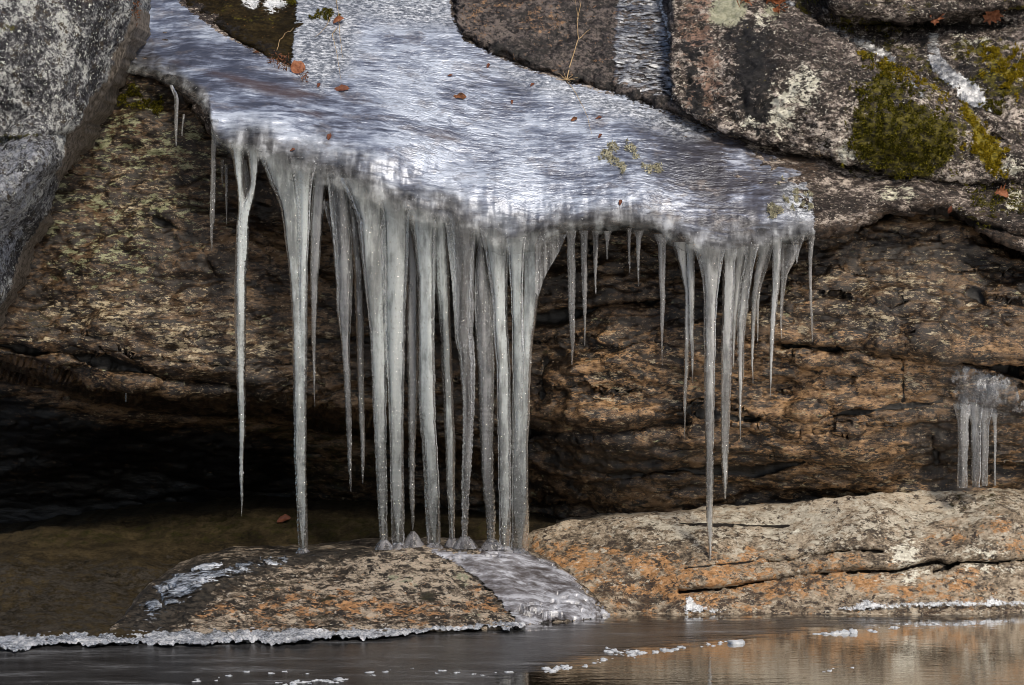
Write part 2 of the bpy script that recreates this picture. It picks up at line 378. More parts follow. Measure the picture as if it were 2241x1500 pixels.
M_dslab = rock_mat('black_crusted_slab_stone', [(.005,.0045,.0045), (.030,.025,.025), (.15,.125,.115)], (.8,1,1), 22, 85, flecks=[((.24,.14,.08), 26, .68, .74), ((.006,.006,.006), 40, .58, .66)],
    layers=[('warm', (.14,.08,.045), (.34,.21,.12), 26, 1.3), ('icy', (.07,.07,.075), (.36,.38,.40), 45, 1.2, (.25,1,1.2)), ('black', (.006,.006,.006), (.03,.028,.026), 26, 1.3)], rough=.45, spec=.4, bump=.018, contrast=1.4)
M_mossy = rock_mat('lichen_mottled_boulder_stone', [(.014,.011,.010), (.13,.105,.092), (.56,.50,.45)], (.75,1,1.1), 17, 66, flecks=[((.018,.014,.012), 26, .56, .64), ((.60,.57,.50), 75, .63, .70)],
    layers=[('brown', (.12,.075,.055), (.32,.21,.16), 26, 1.2), ('dim', (.03,.025,.023), (.15,.12,.11), 30, 1.5), ('black', (.003,.003,.004), (.022,.021,.022), 30, 1.9), ('white', (.45,.44,.36), (.78,.77,.68), 34, 1.0), ('sage', (.26,.27,.19), (.42,.42,.32), 60, .9),
            ('moss', (.014,.012,.002), (.11,.095,.010), 22, 1.6), ('yellow', (.10,.085,.008), (.25,.20,.018), 26, 1.1), ('crack', (.006,.004,.003), (.02,.015,.01), 40, .5)], rough=.65, bump=.02, contrast=1.7, bias=.022)
M_ledge = rock_mat('ledge_granite', [(.012,.009,.008), (.095,.075,.066), (.46,.40,.35)], (.6,1,1.3), 16, 66, flecks=[((.02,.014,.012), 28, .57, .64), ((.55,.50,.43), 80, .64, .70)],
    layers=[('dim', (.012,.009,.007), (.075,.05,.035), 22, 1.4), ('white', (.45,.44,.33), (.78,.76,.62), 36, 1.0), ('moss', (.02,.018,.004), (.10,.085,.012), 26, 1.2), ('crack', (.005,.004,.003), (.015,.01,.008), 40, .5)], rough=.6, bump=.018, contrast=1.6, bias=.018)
M_ice = ice_sheet_mat('flowing_ledge_ice')
M_apron = thin_ice_mat('wet_grey_ice', [(.06,.052,.053), (.17,.17,.19), (.42,.44,.50)], (.35,1,.8), 1.7, .38, 46, gloss=.07, rough=.4, bump=.004)
M_glaze = thin_ice_mat('broken_ice_glaze', [(.02,.022,.025), (.17,.20,.25), (.50,.55,.64)], (.35,1,1), 2.6, .84, 55, bump=.008)
M_runoff = thin_ice_mat('pale_frozen_runoff', [(.06,.06,.06), (.22,.225,.23), (.60,.61,.61)], (.8,1,.6), 1.9, .55, 60)
M_crustw = thin_ice_mat('frothy_white_ice', [(.10,.115,.135), (.42,.46,.53), (.88,.91,.96)], (.8,1,1), 1.7, .46, 85, rough=.25, bump=.015)
M_wallice = thin_ice_mat('clear_lumpy_ice', [(.010,.008,.007), (.055,.05,.046), (.50,.51,.52)], (1,1,.45), 2.2, .62, 50, clear=.85, rough=.08, bump=.012)
M_seep = thin_ice_mat('dark_seep_ice', [(.05,.05,.055), (.15,.155,.17), (.55,.57,.60)], (.28,1,1), 2.6, .91, 70, bump=.006)
M_lace = thin_ice_mat('lacy_white_ice', [(.25,.27,.29), (.55,.58,.62), (.9,.92,.95)], (.9,1,1), 2.2, .62, 80, bump=.01)
M_I = icicle_mat('cloudy_icicle_ice', (.22, .72), (.84,.87,.86))
M_Id = icicle_mat('smoky_icicle_ice', (.08,.42), (.66,.68,.70))
M_Ic = icicle_mat('clear_icicle_ice', (.05,.30), (.88,.90,.92), .03)
M_C1 = core_mat('milky_core_ice', (.74,.79,.80), (.52,1.), .68)
M_C2 = core_mat('smoky_core_ice', (.46,.47,.49), (.28,.75), .5)
M_C3 = core_mat('warm_core_ice', (.72,.73,.73), (.45,.95), .45)
M_Sh = icicle_mat('clear_outer_ice', (.0,.14), (.86,.88,.88), .03)
M_Iw = icicle_mat('warm_grey_icicle_ice', (.14,.55), (.82,.80,.77))
M_crumb = simple_mat('white_ice_crumb', [(.45,.5,.58), (.85,.88,.92)], 60, .25, .6, .006, trans=.25)
M_leaf = simple_mat('dry_oak_leaf', [(.14,.048,.024), (.28,.105,.05), (.38,.165,.09)], 60, .6, .3, .002, trans=.15)
M_leafd = simple_mat('rusty_leaf_bit', [(.07,.022,.015), (.18,.058,.026)], 60, .6, .3, .002, trans=.1)
M_fern = simple_mat('dead_fern', [(.16,.05,.02), (.42,.16,.07)], 50, .7, .2, .002, trans=.2)
M_straw = simple_mat('dry_straw', [(.30,.20,.10), (.55,.42,.25)], 60, .6, .3, .001)
M_mossl = simple_mat('moss_leaflets', [(.008,.008,.001), (.07,.066,.005), (.34,.29,.035)], 110, .8, .15, .001, trans=.15)
M_mossy_y = simple_mat('golden_moss_leaflets', [(.07,.05,.002), (.25,.19,.010), (.45,.34,.025)], 90, .8, .15, .001, trans=.15)
M_lich = simple_mat('bone_lichen', [(.26,.24,.16), (.62,.60,.46)], 50, .8, .2, .002, trans=.1)
M_debris = simple_mat('leaf_litter', [(.02,.012,.008), (.12,.05,.025), (.33,.15,.08)], 50, .8, .2, .002)
M_root = simple_mat('dark_roots', [(.01,.008,.006), (.07,.055,.045)], 60, .8, .2, .002)
def water_mat():
    b = NB('dark_pool_water'); n = b.noise(9, 3, .5, (1, 2.5, 1)); n2 = b.noise(40, 2, .5, (1,3,1))
    nr = b.bump(b.math('ADD', n, b.math('MULTIPLY', n2, .25)), .003, .30)
    return b.done(b.mixs(.70, b.bsdf((.012,.010,.007), .02, .5, nr, IOR=1.4), b.bsdf((.9,.88,.85), .02, .5, nr, Metallic=1.)))
M_water = water_mat()
def skim_mat():
    b = NB('grey_skim_ice'); n = b.noise(7, 5, .65, (.35,1.4,1)); n2 = b.noise(60, 5, .7, (.5,1.3,1))
    c = b.ramp(b.math('ADD', b.math('MULTIPLY', n, .7), b.math('MULTIPLY', n2, .3)), [(.38, (.020,.020,.021)), (.52, (.045,.045,.047)), (.64, (.15,.155,.165))])
    sh = b.bsdf(c, b.math('MULTIPLY_ADD', n, .30, .06), .5, b.bump(n2, .004, .35), IOR=1.31)
    al = b.sstep(b.math('MULTIPLY_ADD', b.math('SUBTRACT', b.noise(22, 6, .7, (.3,1.2,1)), .5), 1.6, b.attr('edge')), .35, .75)
    return b.done(b.mixs(al, b.transp(), sh))
M_skim = skim_mat()

#@@ROCKS
# ================================================================ rocks
LIPR = [(240,165),(300,170),(340,178),(385,195),(430,250),(462,300),(500,320),(570,345),(640,365),(700,378),(750,392),(840,422),(900,455),(985,470),(1060,508),(1110,528),(1180,518),(1235,503),(1300,500),(1370,496),(1430,502),(1500,530),(1590,548),(1640,545),(1700,532),(1770,520),(1840,512),(1900,492),(1960,474),(2030,466),(2090,478),(2150,510),(2241,565),(2420,600)]
# ---- overhanging cliff behind everything
wallY = rbf([(-200,200,.6),(200,200,.6),(420,200,.55),(700,300,.6),(1000,420,.6),(1200,480,.5),(1500,480,.42),(1700,500,.35),(2000,470,.35),(2241,520,.4),(2400,520,.4),
  (-200,600,.35),(100,600,.35),(300,500,.35),(300,700,.25),(600,600,.4),(600,800,.35),(900,600,.5),(1300,600,.4),(1300,800,.3),(1700,650,.25),(1700,850,.22),(2000,650,.15),(2100,800,.15),(2241,650,.15),(2241,900,.2),(2400,800,.2),
  (0,760,.3),(300,840,.28),(600,860,.36),(900,860,.5),(1150,880,.45),(0,1100,.9),(300,1050,.9),(600,1050,.85),(900,1000,.7),(900,1120,.9),(1150,1080,.75),
  (1300,930,.3),(1300,980,.38),(1300,1100,.6),(1600,950,.25),(1600,1080,.5),(1900,950,.2),(1900,1060,.45),(2200,1050,.4),(2400,1050,.4),(-200,1100,.9)])
CAVE = curve([(-200,750),(0,775),(100,800),(200,835),(300,853),(420,862),(640,875),(760,900),(900,940),(1100,1000),(1300,1060)])
CRK = [([(1165,700),(1250,690),(1340,665),(1450,655)], 9, .06), ([(1640,745),(1750,760),(1850,765),(1960,778),(2060,785),(2241,812)], 8, .07), ([(1160,940),(1300,945),(1400,938),(1500,930)], 12, .09),
       ([(0,757),(130,772),(230,795),(330,822),(420,835),(520,842)], 9, .08), ([(1975,790),(1978,880)], 4, .02), ([(2040,960),(2052,1010)], 5, .03), ([(1185,870),(1195,790)], 4, .02),
       ([(640,745),(760,742),(880,750)], 5, .03), ([(340,480),(430,520),(470,600)], 6, .02), ([(2130,640),(2170,690),(2200,715)], 7, .04), ([(1500,905),(1700,925),(1900,900),(2060,880)], 6, .02), ([(1330,1040),(1500,1028),(1650,1036),(1760,1010)], 8, .04)]
def strata(u, v):
    q = np.stack([u/260., v/90., u*0+3.3], -1)
    return v/78.+(u*.02)/78.+.9*fbm(q, 4, 77), np.clip(.35+1.6*fbm(np.stack([u/190., v/120., u*0+8.1], -1), 3, 88), 0, 1)*smooth(u, 500, 1100)+.5*smooth(v, 640, 760)*(1-smooth(u, 500, 1100))
def wall_extra(u, v):
    h, md = strata(u, v); st0 = -.035*(h-np.floor(h))*md
    back_ = 1.3*(1-smooth(v, curve(LIPR)(u)-90, curve(LIPR)(u)+8))
    st = .85*smooth(v, CAVE(u)-4, CAVE(u)+50)*(1-smooth(u, 560, 1250)) + .18*smooth(v, CAVE(u), CAVE(u)+60)*smooth(u, 560, 1250)*(1-smooth(u, 1200, 1500))
    for pts, w, d in CRK: st = st+d*np.exp(-(seg_dist(u, v, pts)/w)**2)
    # bedding shelves jut out a little above each seam
    st = st-.05*np.exp(-((v-(CAVE(u)-45))/40)**2)*(u < 700)-.05*np.exp(-((v-735-(u-1600)*.06)/45)**2)*smooth(u, 1550, 1700)-.04*np.exp(-((v-915)/30)**2)*smooth(u, 1150, 1200)*(1-smooth(u, 1500, 1600))
    return st+st0+back_
def crack_cave_shade(u, v):
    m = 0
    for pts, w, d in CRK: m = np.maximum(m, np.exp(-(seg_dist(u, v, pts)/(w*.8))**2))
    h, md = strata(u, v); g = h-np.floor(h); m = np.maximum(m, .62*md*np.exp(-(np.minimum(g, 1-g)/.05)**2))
    return np.maximum(m, .62*smooth(v, CAVE(u)+4, CAVE(u)+110)*(1-smooth(u, 560, 900)))  # beyond the cracks, this term paints the cave's shade into the stone colour
wmask = dict(
  warm=lambda u, v: .05+.26*smooth(u, 1100, 1350)*smooth(v, 560, 800)+.22*mask(u, v, [ell(1800,870,280,110), ell(1370,840,90,70), ell(1270,800,90,120), ell(1950,860,120,80), ell(1880,1040,140,40), ell(2200,760,60,60)], 70)-.3*mask(u, v, [ell(1330,1010,190,60), ell(2070,960,60,110)], 40)-.2*smooth(v, 1085, 1110),
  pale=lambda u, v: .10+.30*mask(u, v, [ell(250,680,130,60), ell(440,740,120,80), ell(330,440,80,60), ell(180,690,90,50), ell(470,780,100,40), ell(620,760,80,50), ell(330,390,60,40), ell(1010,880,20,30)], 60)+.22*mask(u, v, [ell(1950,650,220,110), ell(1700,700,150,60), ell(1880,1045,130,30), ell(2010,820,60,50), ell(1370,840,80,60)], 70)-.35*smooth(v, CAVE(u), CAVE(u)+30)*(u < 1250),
  lichen=lambda u, v: .05+.37*mask(u, v, [ell(270,290,110,60,-35), ell(330,330,130,60), ell(160,420,60,80,-50), ell(440,330,40,60), ell(110,500,40,60,-50), ell(250,560,140,60), ell(350,460,120,50)], 60),
  stain=lambda u, v: .52*mask(u, v, [ell(400,540,120,60,25), ell(1270,600,90,70), ell(1310,1010,150,70), ell(560,430,80,90), ell(2065,970,40,130), ell(760,560,60,160), ell(1950,540,200,50), ell(1230,800,40,90), ell(900,700,160,200)], 60),
  moss=lambda u, v: .42*mask(u, v, [ell(310,210,80,40,20), ell(280,230,60,50), ell(1190,740,30,80), ell(330,690,30,40), ell(400,690,30,40), ell(600,1000,300,120), ell(80,700,60,50), ell(1660,1050,60,20)], 40),  # the widest ellipse paints shade into the cave, the others are moss
  crack=crack_cave_shade)
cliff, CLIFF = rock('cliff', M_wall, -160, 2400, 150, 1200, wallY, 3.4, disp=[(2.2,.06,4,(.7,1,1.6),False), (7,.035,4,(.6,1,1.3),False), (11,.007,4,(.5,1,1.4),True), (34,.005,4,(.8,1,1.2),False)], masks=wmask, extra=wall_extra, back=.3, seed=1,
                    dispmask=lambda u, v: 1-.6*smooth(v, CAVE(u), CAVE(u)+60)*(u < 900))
tag(cliff, kind='structure')

# ---- ledge slab that carries the ice
ledgeY = rbf([(200,-160,1.6),(300,-20,1.15),(300,100,.75),(280,160,.5),(380,190,.38),(450,230,.22),(500,300,.08),(600,340,.03),(700,380,.0),(600,250,.2),(600,150,.55),(600,-20,1.1),(600,-160,1.6),
  (850,420,.0),(850,350,.08),(850,250,.33),(850,100,.8),(850,-20,1.2),(1100,520,.0),(1100,450,.05),(1100,350,.25),(1100,200,.65),(1100,100,.9),(1100,-20,1.25),(1100,-160,1.7),
  (1400,500,.0),(1400,430,.06),(1400,350,.25),(1400,230,.6),(1400,100,.95),(1400,-20,1.3),(1700,530,.03),(1700,450,.06),(1700,380,.22),(1700,310,.45),(1700,150,.95),(1700,-20,1.3),(1700,-160,1.7),
  (2000,460,.08),(2000,420,.16),(2000,380,.38),(2000,200,.95),(2000,-20,1.3),(2241,540,.08),(2241,450,.16),(2241,400,.36),(2241,200,1.),(2241,-20,1.4),(2450,540,.1),(2450,400,.4),(2450,-160,1.8)])
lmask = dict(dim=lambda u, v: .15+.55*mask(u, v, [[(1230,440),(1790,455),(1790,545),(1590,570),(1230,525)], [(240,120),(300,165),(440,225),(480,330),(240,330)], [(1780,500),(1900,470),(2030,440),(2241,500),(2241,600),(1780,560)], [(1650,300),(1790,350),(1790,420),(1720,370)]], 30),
  white=lambda u, v: .5*mask(u, v, [ell(1945,428,30,22), ell(1985,428,22,20), ell(2220,440,30,30), ell(2050,490,70,12)], 16),
  moss=lambda u, v: .42*mask(u, v, [ell(2190,440,60,40), ell(2120,470,120,20), ell(1870,378,30,12), ell(2050,398,200,9), ell(320,215,60,30)], 25),
  crack=lambda u, v: np.exp(-(seg_dist(u, v, [(1990,452),(2080,470),(2150,492),(2241,520)])/9)**2))
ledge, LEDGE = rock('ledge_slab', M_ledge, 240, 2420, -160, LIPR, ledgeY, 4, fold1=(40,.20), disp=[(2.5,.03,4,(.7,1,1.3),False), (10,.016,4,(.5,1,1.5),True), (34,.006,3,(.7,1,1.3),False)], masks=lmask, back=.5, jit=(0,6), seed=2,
  extra=lambda u, v: .05*np.exp(-(seg_dist(u, v, [(1990,452),(2080,470),(2150,492),(2241,520)])/9)**2), dispmask=lambda u, v: 1-.65*smooth(1800-u, 0, 100)*smooth(u, 430, 520))
tag(ledge, 'long granite ledge carrying the ice sheet, bare and mottled at its right end', 'rock ledge')

# ---- big grey boulder on the left
boulY = rbf([(-200,-140,-.3),(150,-140,-.25),(290,-140,.2),(-200,-40,-.45),(-60,-40,-.45),(150,-40,-.32),(250,0,-.12),(290,0,.12),(0,300,-.58),(150,150,-.42),(215,170,-.1),(235,200,.08),(180,300,.05),(110,270,-.5),(137,295,-.38),(150,285,-.32),(120,370,-.36),(80,450,-.36),(0,650,-.3),(100,450,.12),(60,560,.12),(20,660,.12),(-60,700,-.3),(40,520,-.26),(130,380,.08),(-200,800,-.2),(-40,760,.1)])
BR = [(-140,312),(0,295),(60,298),(100,276),(150,262),(200,236),(250,206),(300,184),(350,165),(400,135),(450,106),(500,76),(560,62),(600,52),(650,25),(700,6),(745,-22),(800,-60)]
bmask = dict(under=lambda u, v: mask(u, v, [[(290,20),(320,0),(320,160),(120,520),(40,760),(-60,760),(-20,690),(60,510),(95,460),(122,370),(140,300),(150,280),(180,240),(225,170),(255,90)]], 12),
  blue=lambda u, v: .5*mask(u, v, [[(-200,270),(90,290),(135,290),(110,400),(40,560),(-20,680),(-200,680)]], 30), moss=lambda u, v: .62*mask(u, v, [ell(40,300,60,10,-6), ell(20,65,20,12), ell(5,298,18,12)], 12))
boul, BOUL = rock('boulder', M_boul, -140, 800, -200, BR, boulY, 3.4, fold1=(22,.14), disp=[(2.5,.035,4,(1,1,1),False), (14,.010,4,(1,1,.7),True), (45,.005,3,(1,1,1),False)], masks=bmask, jit=(0,7), swap=True, back=.4, seed=3,
  extra=lambda u, v: .07*smooth(sdf(u, v, [(-200,318),(0,302),(60,298),(137,284),(150,286),(125,370),(60,520),(-60,760),(-200,760)]), -4, 8))
tag(boul, 'huge grey lichen-speckled boulder filling the upper left corner', 'boulder')

# ---- dark mossy wedge between the two ice streams
wedge, WEDGE = rock('rock_slab', M_wedge, 362, 668, -140, [(362,-30),(380,2),(440,42),(470,63),(520,93),(570,120),(610,140),(632,152),(640,150),(668,110)], lambda u, v: ledgeY(u, v)-.03, 3, fold1=(22,.08), foldA=(14,.06), foldB=(16,.06),
  disp=[(4,.02,4,(.7,1,1.2),False), (20,.010,4,(.6,1,1.4),True)], masks=dict(moss=lambda u, v: .5*mask(u, v, [ell(495,20,18,14), ell(640,10,22,16), ell(560,45,60,14)], 14), snow=lambda u, v: .95*mask(u, v, [ell(550,6,17,12), ell(600,6,22,16), ell(592,18,8,9), ell(620,14,6,9)], 13), wet=lambda u, v: .5*mask(u, v, [[(360,-30),(480,70),(640,155),(640,120),(470,30),(400,-30)]], 10)), jit=(0,4), seed=4, back=.4)
tag(wedge, 'dark brown mossy rock slab wedged between two streams of ice at the top', 'rock slab')

# ---- black crusted slab in the top middle
DS = [(985,40),(1000,62),(1012,84),(1080,116),(1150,146),(1210,166),(1260,182),(1330,200),(1400,222),(1450,238),(1510,262),(1540,280)]
dslab, DSLAB = rock('rock_slab', M_dslab, 992, 1540, -140, DS, lambda u, v: ledgeY(u, v)-.07, 3, fold1=(26,.12), foldA=(16,.10), disp=[(4,.022,4,(.8,1,1.1),False), (22,.012,4,(.8,1,1.2),True)],
  masks=dict(warm=lambda u, v: .42*mask(u, v, [ell(1040,40,30,60), ell(1090,20,60,30), ell(1500,40,30,60), ell(1190,60,60,40)], 40), icy=lambda u, v: .0*mask(u, v, [[(1340,-60),(1440,-60),(1470,80),(1500,200),(1500,270),(1340,215),(1330,130)]], 12),
             black=lambda u, v: .5*mask(u, v, [ell(1500,160,40,90), [(1050,110),(1320,205),(1330,170),(1180,120),(1080,80)]], 20)), jit=(0,6), seed=5, back=.4)
tag(dslab, 'blackish crusted rock slab above the ice in the top middle', 'rock slab')

# ---- moss-streaked boulder on the right
MT = [(1468,-140),(1600,-140),(1690,-25),(1712,5),(1740,22),(1770,42),(1830,78),(1880,105),(1930,128),(1990,165),(2050,200),(2110,235),(2170,270),(2241,312),(2420,400)]
MBm = [(1468,205),(1500,250),(1560,283),(1640,312),(1700,328),(1790,347),(1870,371),(1940,385),(2000,392),(2100,402),(2241,408),(2420,420)]
mossyY = rbf([(1468,-140,1.3),(1480,0,.85),(1500,240,.42),(1560,270,.36),(1640,200,.36),(1650,20,.78),(1650,-140,1.2),(1790,335,.27),(1800,250,.22),(1800,100,.55),(1790,50,.75),(2000,380,.24),(2000,280,.15),(2000,220,.3),(2000,175,.52),(2241,395,.28),(2241,350,.25),(2241,318,.4),(2420,410,.4),(1900,330,.2),(1900,150,.45)])
moss_poly = [(1915,135),(1955,150),(1975,200),(2010,230),(2060,250),(2085,290),(2075,340),(2030,375),(1960,385),(1915,350),(1865,320),(1855,250),(1880,205),(1900,180)]
gold_poly = [(2090,225),(2130,250),(2170,290),(2200,330),(2195,370),(2150,370),(2125,320),(2100,270)]
mmask = dict(black=lambda u, v: .62*mask(u, v, [[(1590,80),(1640,40),(1680,80),(1690,160),(1705,260),(1650,290),(1610,240),(1600,150)], [(1485,90),(1550,95),(1540,180),(1560,280),(1500,250)], ell(1945,190,22,45), ell(1950,370,120,12)], 22)+.12*mask(u, v, [[(1480,0),(1700,20),(1720,300),(1500,250)]], 40),
  brown=lambda u, v: .50*mask(u, v, [[(1470,-20),(1560,-20),(1600,200),(1560,270),(1490,240)]], 30), dim=lambda u, v: .5*mask(u, v, [[(1700,20),(1990,170),(1960,200),(1800,130),(1690,90)], [(2050,200),(2241,312),(2300,420),(2180,300)]], 25),
  white=lambda u, v: .55*mask(u, v, [ell(1665,45,32,25,30), ell(1710,245,40,60), ell(1640,270,30,20), ell(1850,330,30,40), ell(2215,370,40,30), ell(1760,190,50,50)], 26), sage=lambda u, v: .8*mask(u, v, [ell(1592,28,42,36), ell(1735,358,26,14), ell(1690,30,20,14)], 16),
  moss=lambda u, v: .60*mask(u, v, [moss_poly], 26)+.35*mask(u, v, [ell(1850,330,30,25), ell(2080,200,70,15,32), ell(1990,180,60,14,38), ell(1985,330,130,75), ell(2120,300,60,70)], 30), yellow=lambda u, v: .7*mask(u, v, [gold_poly, [(1960,130),(1990,138),(2050,185),(2075,220),(2060,225),(2010,180)], ell(1895,128,20,9,20), ell(1945,150,22,14)], 12),
  crack=lambda u, v: .0*u)
mossy, MOSSY = rock('boulder', M_mossy, 1468, 2420, MT, MBm, mossyY, 3, fold0=(20,.10), fold1=(16,.16), foldA=(10,.06), disp=[(3,.03,4,(.8,1,1.2),False), (13,.013,4,(.7,1,1.2),True), (40,.006,3,(1,1,1),False)], masks=mmask, jit=(4,5), back=.4, seed=6)
tag(mossy, 'broad mottled boulder streaked with green and golden moss, right of the ice', 'boulder')

# ---- boulder behind it and the slab on top
backY = rbf([(1690,-140,1.5),(1700,0,1.15),(1790,40,1.02),(1850,70,.92),(2000,140,.72),(2100,160,.62),(2241,290,.42),(2241,200,.5),(2241,60,.75),(2000,60,.95),(2000,-140,1.4),(2420,300,.5),(2420,-140,1.2),(2420,430,.45)])
backb, BACKB = rock('boulder', M_mossy, 1690, 2420, -140, [(1690,40),(1760,60),(1830,100),(1930,152),(2050,225),(2170,295),(2241,340),(2420,440)], backY, 3, disp=[(4,.03,4,(.8,1,1.2),False), (15,.016,4,(.7,1,1.2),True)],
  masks=dict(moss=lambda u, v: .5*mask(u, v, [ell(1880,45,60,20), ell(2010,140,120,14,33), ell(2140,115,60,22), ell(2190,190,70,30,25), ell(1760,20,30,40)], 20)+.1, black=lambda u, v: .5*mask(u, v, [ell(2150,165,70,20,15), ell(1930,80,40,20), [(1780,25),(1900,48),(2050,55),(2241,32),(2241,60),(2050,85),(1900,70)], ell(2020,105,25,25), ell(2205,95,26,14)], 16),
             white=lambda u, v: .5*mask(u, v, [ell(2200,25,30,14), ell(2130,95,50,25)], 20), yellow=lambda u, v: .45*mask(u, v, [ell(2205,160,60,40,20)], 25), dim=lambda u, v: .25+0*u), seed=7, back=.4,
  extra=lambda u, v: .10*np.exp(-((v-58-.0*u)/14)**2)*smooth(u, 1760, 1820))
tag(backb, 'low mottled boulder behind the moss-streaked one, below the oak leaves', 'boulder')
topb, TOPB = rock('boulder', M_mossy, 1802, 2420, -140, [(1802,-6),(1815,26),(1850,34),(1900,44),(1960,52),(2020,52),(2080,44),(2140,32),(2241,20),(2420,0)], lambda u, v: .72+.0*u+.0012*(44-v)*.6, 3, fold1=(30,.16), foldA=(30,.12),
  disp=[(5,.02,4,(.6,1,1.5),False), (18,.012,4,(.35,1,1.8),True)], masks=dict(moss=lambda u, v: .45*mask(u, v, [ell(1860,30,70,10), ell(2225,12,40,14), ell(2000,20,40,12)], 14), dim=lambda u, v: .3+.2*smooth(v, 10, 50)), jit=(0,4), seed=8, back=.4)
tag(topb, 'grey-brown rock edge jutting in at the top right corner', 'boulder')

# ---- shelf, mound, right base rock
shelfY = rbf([(-200,1175,1.0),(-200,1440,-1.2),(0,1165,.95),(0,1203,.52),(0,1208,.44),(0,1300,-.2),(0,1410,-1.0),(300,1130,1.0),(300,1203,.48),(300,1209,.40),(300,1300,-.12),(300,1395,-.85),(600,1107,1.0),(600,1203,.42),(600,1300,.05),(600,1390,-.5),(900,1125,.8),(900,1200,.35),(1200,1140,.6),(1200,1250,.35),(900,1400,-.2),(1200,1400,0.1)])
shelf, SHELF = rock('rock_shelf', M_shelf, -160, 1220, [(-160,1178),(0,1166),(80,1158),(150,1150),(210,1140),(270,1132),(350,1122),(420,1117),(500,1110),(560,1107),(700,1115),(800,1120),(1000,1130),(1220,1142)], 1425, shelfY, 4, fold0=(10,.15),
  disp=[(3,.02,4,(1,1,1),False), (14,.010,4,(1,1,1),False), (50,.004,3,(1,1,1),False)], masks=dict(grey=lambda u, v: .5*mask(u, v, [[(-160,1215),(560,1215),(250,1400),(-160,1420)]], 25), green=lambda u, v: .42*mask(u, v, [[(60,1160),(600,1112),(1100,1140),(1100,1185),(560,1195),(60,1202)]], 15)), jit=(4,0), seed=9, back=.5)
tag(shelf, 'dark brown mossy rock shelf at the left under the cave', 'rock shelf')
moundY = rbf([(240,1395,-.85),(300,1290,-.28),(450,1222,-.06),(660,1202,.08),(850,1190,.09),(1000,1192,.09),(1140,1206,.07),(1250,1262,.0),(1350,1345,-.15),(300,1395,-.85),(500,1392,-.78),(700,1387,-.72),(900,1380,-.64),(1060,1374,-.56),(1130,1370,-.5),(1250,1360,-.36),(1370,1350,-.2),
  (700,1290,-.30),(900,1270,-.26),(1000,1290,-.28),(1070,1310,-.26),(1150,1290,-.12),(500,1310,-.42),(800,1340,-.52),(1000,1345,-.48),(1200,1320,-.18),(700,1230,-.06),(900,1215,-.05)])
MTOP = [(240,1372),(270,1345),(300,1308),(330,1278),(380,1246),(450,1222),(520,1212),(600,1207),(660,1204),(750,1196),(850,1189),(930,1188),(1000,1191),(1080,1195),(1160,1207),(1210,1225),(1260,1262),(1310,1308),(1362,1346),(1385,1366)]
mdm = dict(orange=lambda u, v: .10+.32*mask(u, v, [ell(900,1345,170,28), ell(700,1330,200,35), ell(1060,1320,40,40), ell(560,1360,140,22)], 30)-.2*mask(u, v, [ell(850,1225,120,25)], 30), green=lambda u, v: .42*mask(u, v, [ell(1010,1260,30,22,40), ell(840,1208,40,8), ell(880,1275,40,20), ell(1050,1350,40,12)], 16),
  wet=lambda u, v: .85*mask(u, v, [[(240,1400),(300,1290),(440,1215),(700,1195),(830,1188),(820,1215),(620,1245),(470,1300),(380,1370),(330,1400)]], 20)+.18*mask(u, v, [[(400,1300),(800,1215),(900,1240),(500,1390),(300,1395)]], 40), black=lambda u, v: .6*mask(u, v, [ell(935,1312,20,14), ell(1000,1285,26,7,-10), ell(1012,1280,12,12,-50), ell(900,1290,14,8), ell(600,1290,60,8,-12), ell(720,1318,30,9), ell(690,1350,50,8), ell(840,1290,10,8)], 10))
mound, MOUND = rock('boulder', M_mound, 240, 1385, MTOP, [(240,1410),(500,1403),(700,1398),(900,1391),(1060,1385),(1130,1381),(1250,1371),(1385,1368)], moundY, 3, fold0=(9,.14), disp=[(4,.025,4,(.8,1,1),False), (14,.010,4,(.6,1,1.2),True), (45,.005,3,(.8,1,1),False)], masks=mdm, jit=(2,0), seed=10, back=.25, dispmask=lambda u, v: .35+.65*smooth(v-curve(MTOP)(u), 5, 40))
tag(mound, 'low speckled shore boulder under the icicles, rusty near the waterline', 'boulder')
BTOP = [(1130,1190),(1160,1160),(1200,1146),(1250,1131),(1330,1123),(1400,1120),(1480,1115),(1560,1106),(1660,1105),(1720,1100),(1800,1086),(1880,1077),(1960,1071),(2040,1067),(2100,1066),(2160,1064),(2241,1066),(2420,1075)]
baseY = rbf([(1130,1190,.4),(1130,1380,.1),(1200,1180,.3),(1250,1140,.42),(1560,1112,.42),(2000,1075,.4),(2241,1072,.4),(2420,1080,.4),(1250,1250,.12),(1400,1190,.14),(1560,1190,.09),(1900,1140,.13),(2200,1130,.13),(1350,1345,-.14),(1500,1345,-.16),(1800,1348,-.17),(2241,1340,-.11),(1900,1240,-.01),(2200,1230,.0),(2420,1340,-.1),(1400,1300,.0),(1650,1270,.0),(2420,1200,.05)])
BCR = [([(1488,1293),(1560,1288),(1640,1276),(1720,1263),(1800,1251),(1880,1248),(1960,1249),(2010,1236),(2050,1230),(2070,1236),(2120,1228),(2170,1229),(2241,1222)], 6, .05), ([(1680,1228),(1735,1224),(1760,1214),(1800,1214),(1830,1206),(1880,1205),(1930,1208)], 4.5, .03), ([(1488,1148),(1560,1150),(1640,1152),(1725,1148)], 3, .010), ([(2040,1252),(2075,1242),(2095,1228)], 5, .03), ([(1500,1245),(1570,1238),(1650,1230)], 4, .012)]
def bextra(u, v):
    e = 0
    for p, w, d in BCR: e = e+d*np.exp(-(seg_dist(u, v, p)/w)**2)
    return e+.03*smooth(v, np.interp(u, [q[0] for q in BCR[0][0]], [q[1] for q in BCR[0][0]])-6, np.interp(u, [q[0] for q in BCR[0][0]], [q[1] for q in BCR[0][0]])+6)*smooth(u, 1480, 1600)
